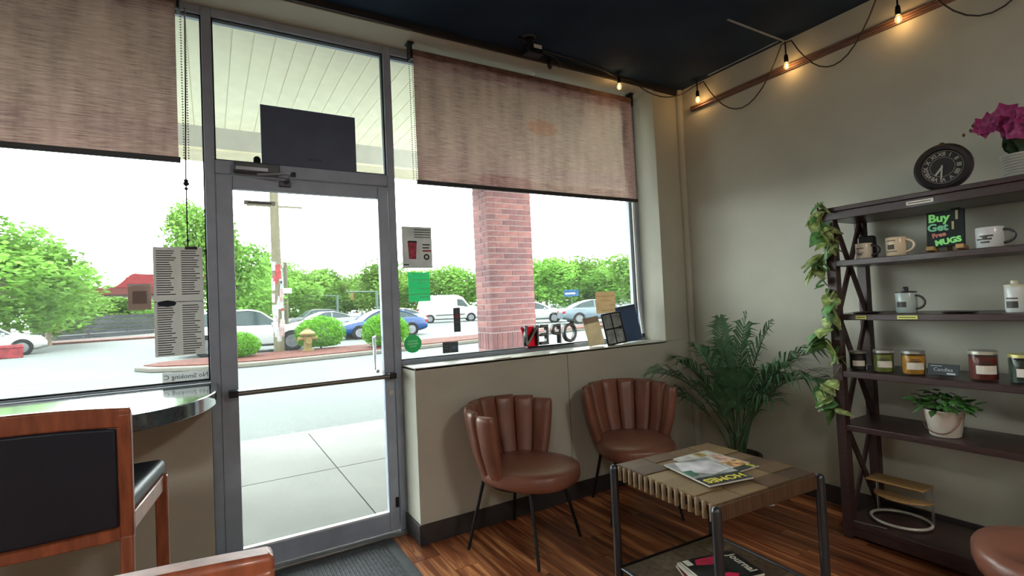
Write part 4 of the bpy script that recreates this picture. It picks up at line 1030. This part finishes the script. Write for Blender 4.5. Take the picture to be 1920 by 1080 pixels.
def tree(label, u, vtop, d, wd, seed, group='trees beyond the parking lot', low=.22):
    p = ray_point(u, vtop, d); H = p.z - GZ
    t = thing('tree', label, 'tree', (p.x, p.y, GZ), seed * 1.3, group)
    ch_ = H * (1 - low)
    o = link('crown', crowns[seed % 4], None, t, (0, 0, H * low + ch_ / 2)); o.scale = (wd / 2, wd / 2, ch_ / 1.9)
    o = link('trunk', trunk_me, None, t); o.scale = (H * .6, H * .6, H * .75)
    return t
tree('large full tree at the far left edge of the left window', 5, 425, 40, 11, 0, low=.12)
tree('broad green tree just right of the far left tree', 88, 486, 47, 8, 1, low=.12)
tree('tall airy tree above the hanging menu sheet', 372, 352, 30, 4.6, 2, low=.3)
tree('low rounded tree left of the small brown notice', 165, 556, 76, 12, 3, low=.05)
tree('low tree behind the small brown notice', 238, 560, 80, 11, 1, low=.05)
tree('slim dark tree between brown notice and tall menu', 262, 502, 112, 8, 2, low=.05)
tree('bright green tree at the left edge of the door glass', 445, 452, 31, 5.6, 1, low=.1)
tree('bright tree behind the utility pole', 510, 492, 62, 12, 0, low=.08)
tree('spreading tree right of the utility pole', 575, 500, 68, 12, 3, low=.08)
tree('tree behind the left traffic mast', 645, 512, 72, 12, 2, low=.05)
tree('tree at the right edge of the door glass', 716, 490, 66, 11, 0, low=.06)
tree('tree behind the green notice', 790, 503, 70, 12, 1, low=.05)
tree('tree directly left of brick column', 872, 484, 66, 11, 2, low=.05)
tree('tree directly right of brick column', 1020, 478, 62, 11, 3, low=.05)
tree('tree above the small blue street sign', 1085, 484, 66, 11, 0, low=.05)
tree('tree behind the tan notice', 1140, 505, 64, 10, 1, low=.05)
tree('tree at the right edge of the right window', 1200, 462, 56, 10, 2, low=.05)
far = [(130, 'far dark tree above the yellow sign'), (200, 'far dark tree above the banded retaining wall'), (300, 'far dark tree behind the left edge of the menu sheet'), (425, 'far dark tree hidden mostly by the door frame'), (530, 'far dark tree behind the thin lamp post'), (615, 'far dark tree above the silver coupe'), (690, 'far dark tree above the blue sedan bonnet'), (755, 'far dark tree behind the right door jamb'), (832, 'far dark tree above the delivery van'), (935, 'far dark tree mostly hidden behind the brick column'), (1012, 'far dark tree just right of the column, behind nearer ones'), (1065, 'far dark tree behind the blue street sign'), (1120, 'far dark tree behind the tan notice'), (1180, 'far dark tree behind the blue folder')]
for k, (u, lb) in enumerate(far):
    tree(lb, u, 522 + (u < 300) * 10 + 6 * (k % 3) - .03 * u, 116 + 18 * (k % 2), 17, k % 4, 'distant tree line', low=.0)
BUSHG = M('bush_foliage', (66, 112, 20), .7, spec=.05, var=.3, scale=5, trans=.3, rnd=.12)
bush_me = [blob_leaves(11000, 1, 1, 1, .045, 60 + k, .62, 0).mesh('foliage', fix=False) for k in range(2)]
for b_ in bush_me: b_.materials.append(BUSHG)
for lb, u, d, wd, hh, k in (('clipped green bush at the left edge of the door glass', 445, 18.6, 1.35, .8, 0), ('wide clipped green bush behind the yellow hydrant', 600, 20.2, 1.85, 1.15, 1), ('clipped green bush at the right edge of door glass', 722, 18.8, 1.7, 1.15, 0)):
    p = ray_point(u, 600, d); t = thing('clipped_bush', lb, 'bush', (p.x, p.y, GZ + .14), k, 'clipped bushes on the island')
    o = link('foliage', bush_me[k], None, t, (0, 0, hh * .48)); o.scale = (wd / 2, wd / 2, hh * .56)
    part('stem', MB().tube([(0, 0, 0), (.02, 0, hh * .5)], .04, 6), BARK, t)

# hydrant
ALB = .1
t = thing('fire_hydrant', 'pale yellow fire hydrant on the red mulch island', 'hydrant', (2.86, 15.75, GZ + .155))
YH = M('hydrant_yellow', (228, 196, 120), .5, var=.08)
part('barrel', MB().lathe([(.2, 0), (.2, .05), (.13, .06), (.13, .5), (.16, .51), (.16, .55)], 20), YH, t, smooth=40)
part('bonnet', MB().lathe([(.26, .55), (.27, .6), (.2, .66), (.1, .72), (.05, .74), (.05, .79), (0, .79)], 20), YH, t, smooth=40)
for s, ax in ((1, 'x'), (-1, 'x')): part('nozzle', MB().lathe([(.07, 0), (.07, s * .18), (.085, s * .18), (.085, s * .23), (0, s * .23)], 14, (s * .08, 0, .42), 'x'), YH, t, smooth=40)
part('nozzle', MB().lathe([(.09, 0), (.09, -.18), (.105, -.18), (.105, -.24), (0, -.24)], 14, (0, -.06, .36), 'y'), YH, t, smooth=40)

# poles
WOODP = M('weathered_pole', (200, 190, 154), .9, var=.12, stretch=(8, 8, .6))
t = thing('utility_pole', 'weathered wooden utility pole covered in torn flyers', 'utility pole', (2.05, 16.6, GZ))
part('pole', MB().tube([(0, 0, 0), (-.02, 0, 5), (-.05, 0, 11)], [.18, .15, .12], 14), WOODP, t, smooth=50)
part('crossarm', MB().beam((-.9, 0, 5.3), (.9, 0, 5.3), .06, .06), WOODP, t)
part('lamp_arm', MB().tube([(0, 0, 6.2), (.5, -.1, 6.35), (.75, -.15, 6.3)], .03, 8).box(.7, 1.15, -.22, -.08, 6.24, 6.31), M('galvanised', (150, 152, 152), .5), t)
ALB = .18
rnd = random.Random(9)
fl_cols = [(226, 224, 222), (232, 214, 210), (206, 214, 232), (240, 238, 232), (204, 84, 84), (214, 180, 176)]
for k in range(26):
    a = -math.pi / 2 + rnd.uniform(-1.2, 1.2); zz = .75 + 2.45 * (k / 25) + rnd.uniform(-.06, .06); rr = .182; hw = rnd.uniform(.35, .6)
    hh = rnd.uniform(.14, .24); col = fl_cols[rnd.choice((0, 0, 3, 3, 1, 2, 5, 4))] if zz < 2.6 else fl_cols[rnd.choice((2, 4, 0))]
    rows = [[((rr + .006 + .002 * (k % 5)) * math.cos(a + hw * (j / 2 - 1)), (rr + .006 + .002 * (k % 5)) * math.sin(a + hw * (j / 2 - 1)), zc_) for j in range(5)] for zc_ in (zz - hh, zz + hh)]
    part('flyer', MB().grid(rows), M('flyer_%d%d%d' % col, col, .8, var=.12, scale=9), t)
ALB = .1
p = ray_point(538, 600, 34); t = thing('lamp_post', 'thin grey post with a white box sign behind utility pole', 'lamp post', (p.x, p.y, GZ))
part('post', MB().tube([(0, 0, 0), (0, 0, 4.6)], .11, 10), M('post_beige', (180, 172, 140), .7), t, smooth=50)
part('box_sign', MB().box(-.3, .3, -.16, -.12, 2.7, 3.0), WHITE, t)
for lb, u, v, d, al in (('pale green traffic mast behind the silver coupe', 632, 553, 62, -1), ('pale green traffic mast above the blue sedan', 706, 545, 58, -1)):
    p = ray_point(u, v, d); h = p.z - GZ; t = thing('traffic_mast', lb, 'traffic mast', (p.x, p.y, GZ), -R(20), 'traffic masts on the road')
    part('pole', MB().tube([(0, 0, 0), (0, 0, h)], .16, 10), M('mast_green', (160, 196, 176), .6), t, smooth=50)
    part('arm', MB().tube([(0, 0, h - .1), (al * 3.2, 0, h)], .08, 8), M('mast_green', (160, 196, 176), .6), t, smooth=50)
    part('signal_head', MB().box(al * 2.6 - .15, al * 2.6 + .15, -.15, .15, h - .9, h - .1), M('signal_amber', (206, 170, 90), .6), t)
p = ray_point(1071, 549, 42); t = thing('street_sign', 'small blue street sign right of the brick column', 'sign', (p.x, p.y, GZ), -R(28))
part('post', MB().tube([(0, 0, 0), (0, 0, p.z - GZ)], .05, 8), M('galvanised', (150, 152, 152), .5), t)
part('plate', MB().box(-.6, .6, -.04, .0, p.z - GZ - .3, p.z - GZ + .25), M('sign_blue', (40, 140, 214), .5, var=.05), t); part('plate_print', MB().box(-.5, .3, -.05, -.04, p.z - GZ - .1, p.z - GZ), WHITE, t)

# ================================================================== VEHICLES
ALB = .16
TYRE = M('tyre_rubber', (42, 44, 46), .8); RIMM = M('alloy_rim', (190, 192, 196), .3, metal=.6); CGLASS = M('car_glass', (60, 88, 88), .2, var=.1, scale=.6, coat=.08)
TAIL = M('tail_lamp', (214, 50, 66), .3); HEADL = M('head_lamp', (226, 230, 232), .15)
def interp(tab, x):
    for (a, b), (c, d) in zip(tab, tab[1:]):
        if a <= x <= c: return b + (d - b) * (x - a) / (c - a)
    return tab[0][1] if x < tab[0][0] else tab[-1][1]
def car(label, loc, heading, col, style='sedan', name='car', group=None, scale=1.0):
    """heading: direction of travel in degrees; local +x is the front"""
    t = thing(name, label, 'van' if style == 'van' else 'car', loc, R(heading), group); t.scale = (scale,) * 3
    if style == 'sedan':
        L, Wc = 2.35, .91; belt = [(-2.35, .72), (-2.25, .88), (-1.7, 1.0), (-.6, .98), (.9, .96), (1.2, .92), (2.1, .76), (2.35, .55)]
        gh = [(-1.75, 1.0), (-1.2, 1.28), (-.5, 1.45), (.2, 1.45), (.75, 1.22), (1.15, .94)]; wr, wx = .33, (1.42, -1.36)
    elif style == 'suv':
        L, Wc = 2.4, .95; belt = [(-2.4, .75), (-2.35, 1.02), (-1.9, 1.12), (-.6, 1.08), (.9, 1.05), (1.15, 1.03), (2.2, .9), (2.4, .62)]
        gh = [(-2.3, 1.08), (-2.05, 1.45), (-1.4, 1.66), (0, 1.7), (.35, 1.62), (1.1, 1.05)]; wr, wx = .38, (1.45, -1.45)
    else:
        L, Wc = 2.9, 1.0; belt = [(-2.9, 1.1), (-2.88, 1.3), (-1, 1.3), (1.2, 1.3), (1.9, 1.25), (2.75, 1.0), (2.9, .6)]
        gh = [(-2.88, 1.3), (-2.84, 2.35), (-2.6, 2.45), (.6, 2.45), (1.25, 2.25), (2.0, 1.24)]; wr, wx = .36, (1.95, -1.75)
    paint = M('paint_%d_%d_%d' % col, col, .35, var=.03, coat=.25)
    n = 22; rows = []
    for i in range(n + 1):
        x = -L + 2 * L * i / n; e = abs(x) / L; wd = Wc * (1 - .16 * max(0, (e - .72) / .28) ** 1.6); s = interp(belt, x); zb = .24 + .10 * max(0, (e - .85) / .15)
        half = [(.80 * wd, zb), (.97 * wd, zb + .10), (wd, zb + .3 * (s - zb)), (wd, zb + .62 * (s - zb)), (.97 * wd, s - .07), (.90 * wd, s), (.4 * wd, s + .03)]
        rows.append([(x, -a, b) for a, b in half] + [(x, a, b) for a, b in reversed(half)])
    m = MB().grid(rows, True); m.add(rows[0], [tuple(range(14))]); m.add(rows[-1], [tuple(range(13, -1, -1))])
    part('body', m, paint, t, smooth=35)
    rows = []; rrows = []; x0, x1 = gh[0][0], gh[-1][0]
    for i in range(15):
        x = x0 + (x1 - x0) * i / 14; zt_ = interp(gh, x); zb = interp(belt, x) - .02; q = min(1, max(0, (zt_ - zb) / .45))
        wb = Wc * .90; wt = wb - (.19 if style != 'van' else .10) * q; zt_ = max(zt_, zb + .01)
        rows.append([(x, -wb, zb), (x, -wt, zt_ - .03 * q), (x, -wt * .8, zt_), (x, wt * .8, zt_), (x, wt, zt_ - .03 * q), (x, wb, zb)])
        rrows.append([(x, -wt - .012, zt_ - .055 * q), (x, -wt - .008, zt_ - .02 * q), (x, -wt * .8, zt_ + .015), (x, wt * .8, zt_ + .015), (x, wt + .008, zt_ - .02 * q), (x, wt + .012, zt_ - .055 * q)])
    m = MB().grid(rows); m.add(rows[0], [tuple(range(6))]); m.add(rows[-1], [tuple(range(5, -1, -1))])
    if style == 'van':
        part('cargo_body', m, paint, t, smooth=30)
        part('side_window', MB().prism([(.75, 1.34), (1.75, 1.34), (1.2, 2.0), (.75, 2.05)], -Wc * .885, Wc * .885, 'y'), CGLASS, t)
        part('windscreen', MB().grid([[(1.97, -.78, 1.34), (1.97, .78, 1.34)], [(1.32, -.72, 2.2), (1.32, .72, 2.2)]]), CGLASS, t)
        part('side_strip', MB().box(-1.2, 1.4, -Wc - .015, Wc + .015, .62, .72), M('van_strip', (110, 114, 116), .6), t)
    else:
        part('windows', m, CGLASS, t, smooth=30)
        part('roof', MB().grid(rrows[3:11]), paint, t, smooth=40)
        pm = MB()
        for s in (-1, 1):
            k = 1 if s < 0 else 4
            pm.tube([Vector(r[k]) for r in rows], .035, 6)
            for i in (7,): pm.beam(rows[i][0 if s < 0 else 5], rows[i][k], .07, .03, (0, 1, 0))
        part('pillars', pm, paint, t, smooth=60)
        for s in (-1, 1): part('mirror', MB().box(.72, .86, s * (Wc + .02) - .08, s * (Wc + .02) + .08, interp(belt, .8) - .02, interp(belt, .8) + .1), paint, t, bevel=.02)
    for s in (-1, 1):
        hz = interp(belt, L * .93)
        part('headlight', MB().box(L * .86, L * .965, s * Wc * .70 - .13, s * Wc * .70 + .13, hz - .17, hz - .03), HEADL, t, bevel=.02)
        part('taillight', MB().box(-L * 1.005, -L * .93, s * Wc * .72 - .15, s * Wc * .72 + .15, interp(belt, -L * .95) - .22, interp(belt, -L * .95) - .06), TAIL, t, bevel=.02)
    for x in wx:
        for s in (-1, 1):
            part('wheel_arch', MB().lathe([(wr + .05, s * (Wc - .12)), (wr + .05, s * (Wc + .006)), (wr - .02, s * (Wc + .006))], 22, (x, 0, wr), 'y'), M('arch_dark', (34, 36, 38), .8), t)
            wh = part('wheel', MB().lathe([(wr * .62, s * (Wc - .2)), (wr * .95, s * (Wc - .2)), (wr, s * (Wc - .16)), (wr, s * (Wc - .02)), (wr * .93, s * (Wc + .02)), (wr * .66, s * (Wc + .015))], 22, (x, 0, wr), 'y'), TYRE, t, smooth=40)
            part('rim', MB().lathe([(wr * .66, s * (Wc + .018)), (wr * .55, s * (Wc - .01)), (wr * .15, s * (Wc + .012)), (0, s * (Wc + .016))], 20, (x, 0, wr), 'y'), RIMM, wh, smooth=30)
    return t
def at(u, d):
    p = ray_point(u, 600, d); return (p.x, p.y, GZ)
V = 'vehicles in the parking lot'
car('white sport utility car behind the utility pole', at(466, 22.9), 1, (255, 255, 252), 'suv', group=V)
car('bright blue sedan facing left behind the island', at(714, 28.0), 183, (24, 92, 172), 'sedan', group=V)
car('silver coupe between hydrant bush and blue sedan', at(607, 38.5), 192, (196, 202, 204), 'sedan', group=V)
car('dark grey sport utility car behind the silver coupe', at(588, 50), 186, (120, 126, 128), 'suv', group=V)
car('white sedan parked behind the blue sedan', at(742, 40), 188, (255, 255, 252), 'sedan', group=V)
car('white delivery van left of the brick column', at(842, 47), -20, (255, 255, 252), 'van', name='delivery_van', group=V)
car('white car peeking out right of the brick column', at(1003, 36), -38, (255, 255, 252), 'sedan', group=V)
car('silver blue car with red tail lamp right of the column', at(1118, 33), -22, (150, 172, 186), 'sedan', group=V)
car('white car cut off by the far left picture edge', at(-38, 36), 14, (255, 255, 252), 'suv', group=V)
single('red_crate', MB().box(-.5, .5, -.4, .4, 0, .6).box(-.54, .54, -.44, .44, .46, .52), M('crate_red', (196, 70, 80), .6, var=.3, scale=6), 'red crate stack beside the car at far left', 'crate', at(14, 33), R(14), bevel=.03)

ALB = .1
# far left: banded retaining wall, red-roofed shop, small signs
p0, p1 = at(60, 58), at(285, 66)
t = thing('retaining_wall', 'low grey banded retaining wall far across the lot', 'wall', p0)
v = Vector(p1) - Vector(p0)
for k in range(5): part('wall_course', MB().beam((0, 0, .2 + k * .42), (v.x, v.y, .2 + k * .42), .5 - .04 * (k % 2), .36), M('wall_block', (132, 134, 138), .9, var=.12, scale=.8, rnd=.2), t)
q = at(226, 92); t = thing('shop_building', 'distant shop with a red roof sign behind the brown notice', 'building', q, R(5))
part('walls', MB().box(-9, 7, 0, 6, 0, 5.2), M('shop_wall', (206, 192, 176), .8), t)
part('fascia', MB().box(-9.5, 7.5, -.6, 6, 5.2, 6.2), M('shop_fascia', (176, 84, 74), .7), t)
part('roof_sign', MB().prism([(-.6, 6.2), (6.5, 6.2), (5.4, 8.0), (1.5, 8.2)], -.7, -.3, 'y'), M('roof_red', (220, 50, 60), .6), t)
for wx_ in (-7, -4, -1, 2, 5): part('window', MB().box(wx_ - .9, wx_ + .9, -.05, .05, 1.2, 3.2), CGLASS, t)
part('door', MB().box(-2.9, -2.0, -.06, .05, 0, 2.4), M('shop_door', (150, 110, 96), .6), t)
q = at(101, 53); t = thing('yellow_sign', 'small round yellow sign by the far retaining wall', 'sign', q, R(8))
part('post', MB().tube([(0, 0, 0), (0, 0, 1.2)], .05, 8), M('galvanised', (150, 152, 152), .5), t); part('plate', MB().lathe([(.42, -.03), (.42, .03)], 16, (0, 0, 1.1), 'y'), M('sign_yellow', (232, 224, 90), .6), t)
q = at(70, 49)
single('mulch_verge', MB().prism([(-12, 0), (0, -1.2), (14, 2), (22, 6), (10, 6), (-12, 3)], 0, .14), M('verge_mulch', (180, 120, 104), .9, var=.2, scale=2), 'reddish mulch verge with kerb before the far wall', 'verge', q)
single('lot_arrow', MB().prism([(-1.3, -.12), (.5, -.12), (.5, -.35), (1.3, 0), (.5, .35), (.5, .12), (-1.3, .12)], 0, .006), M('road_paint', (232, 234, 230), .8, var=.05), 'white painted arrow on the asphalt at left', 'road marking', (-4.6, 14.3, GZ + .001), R(-4))
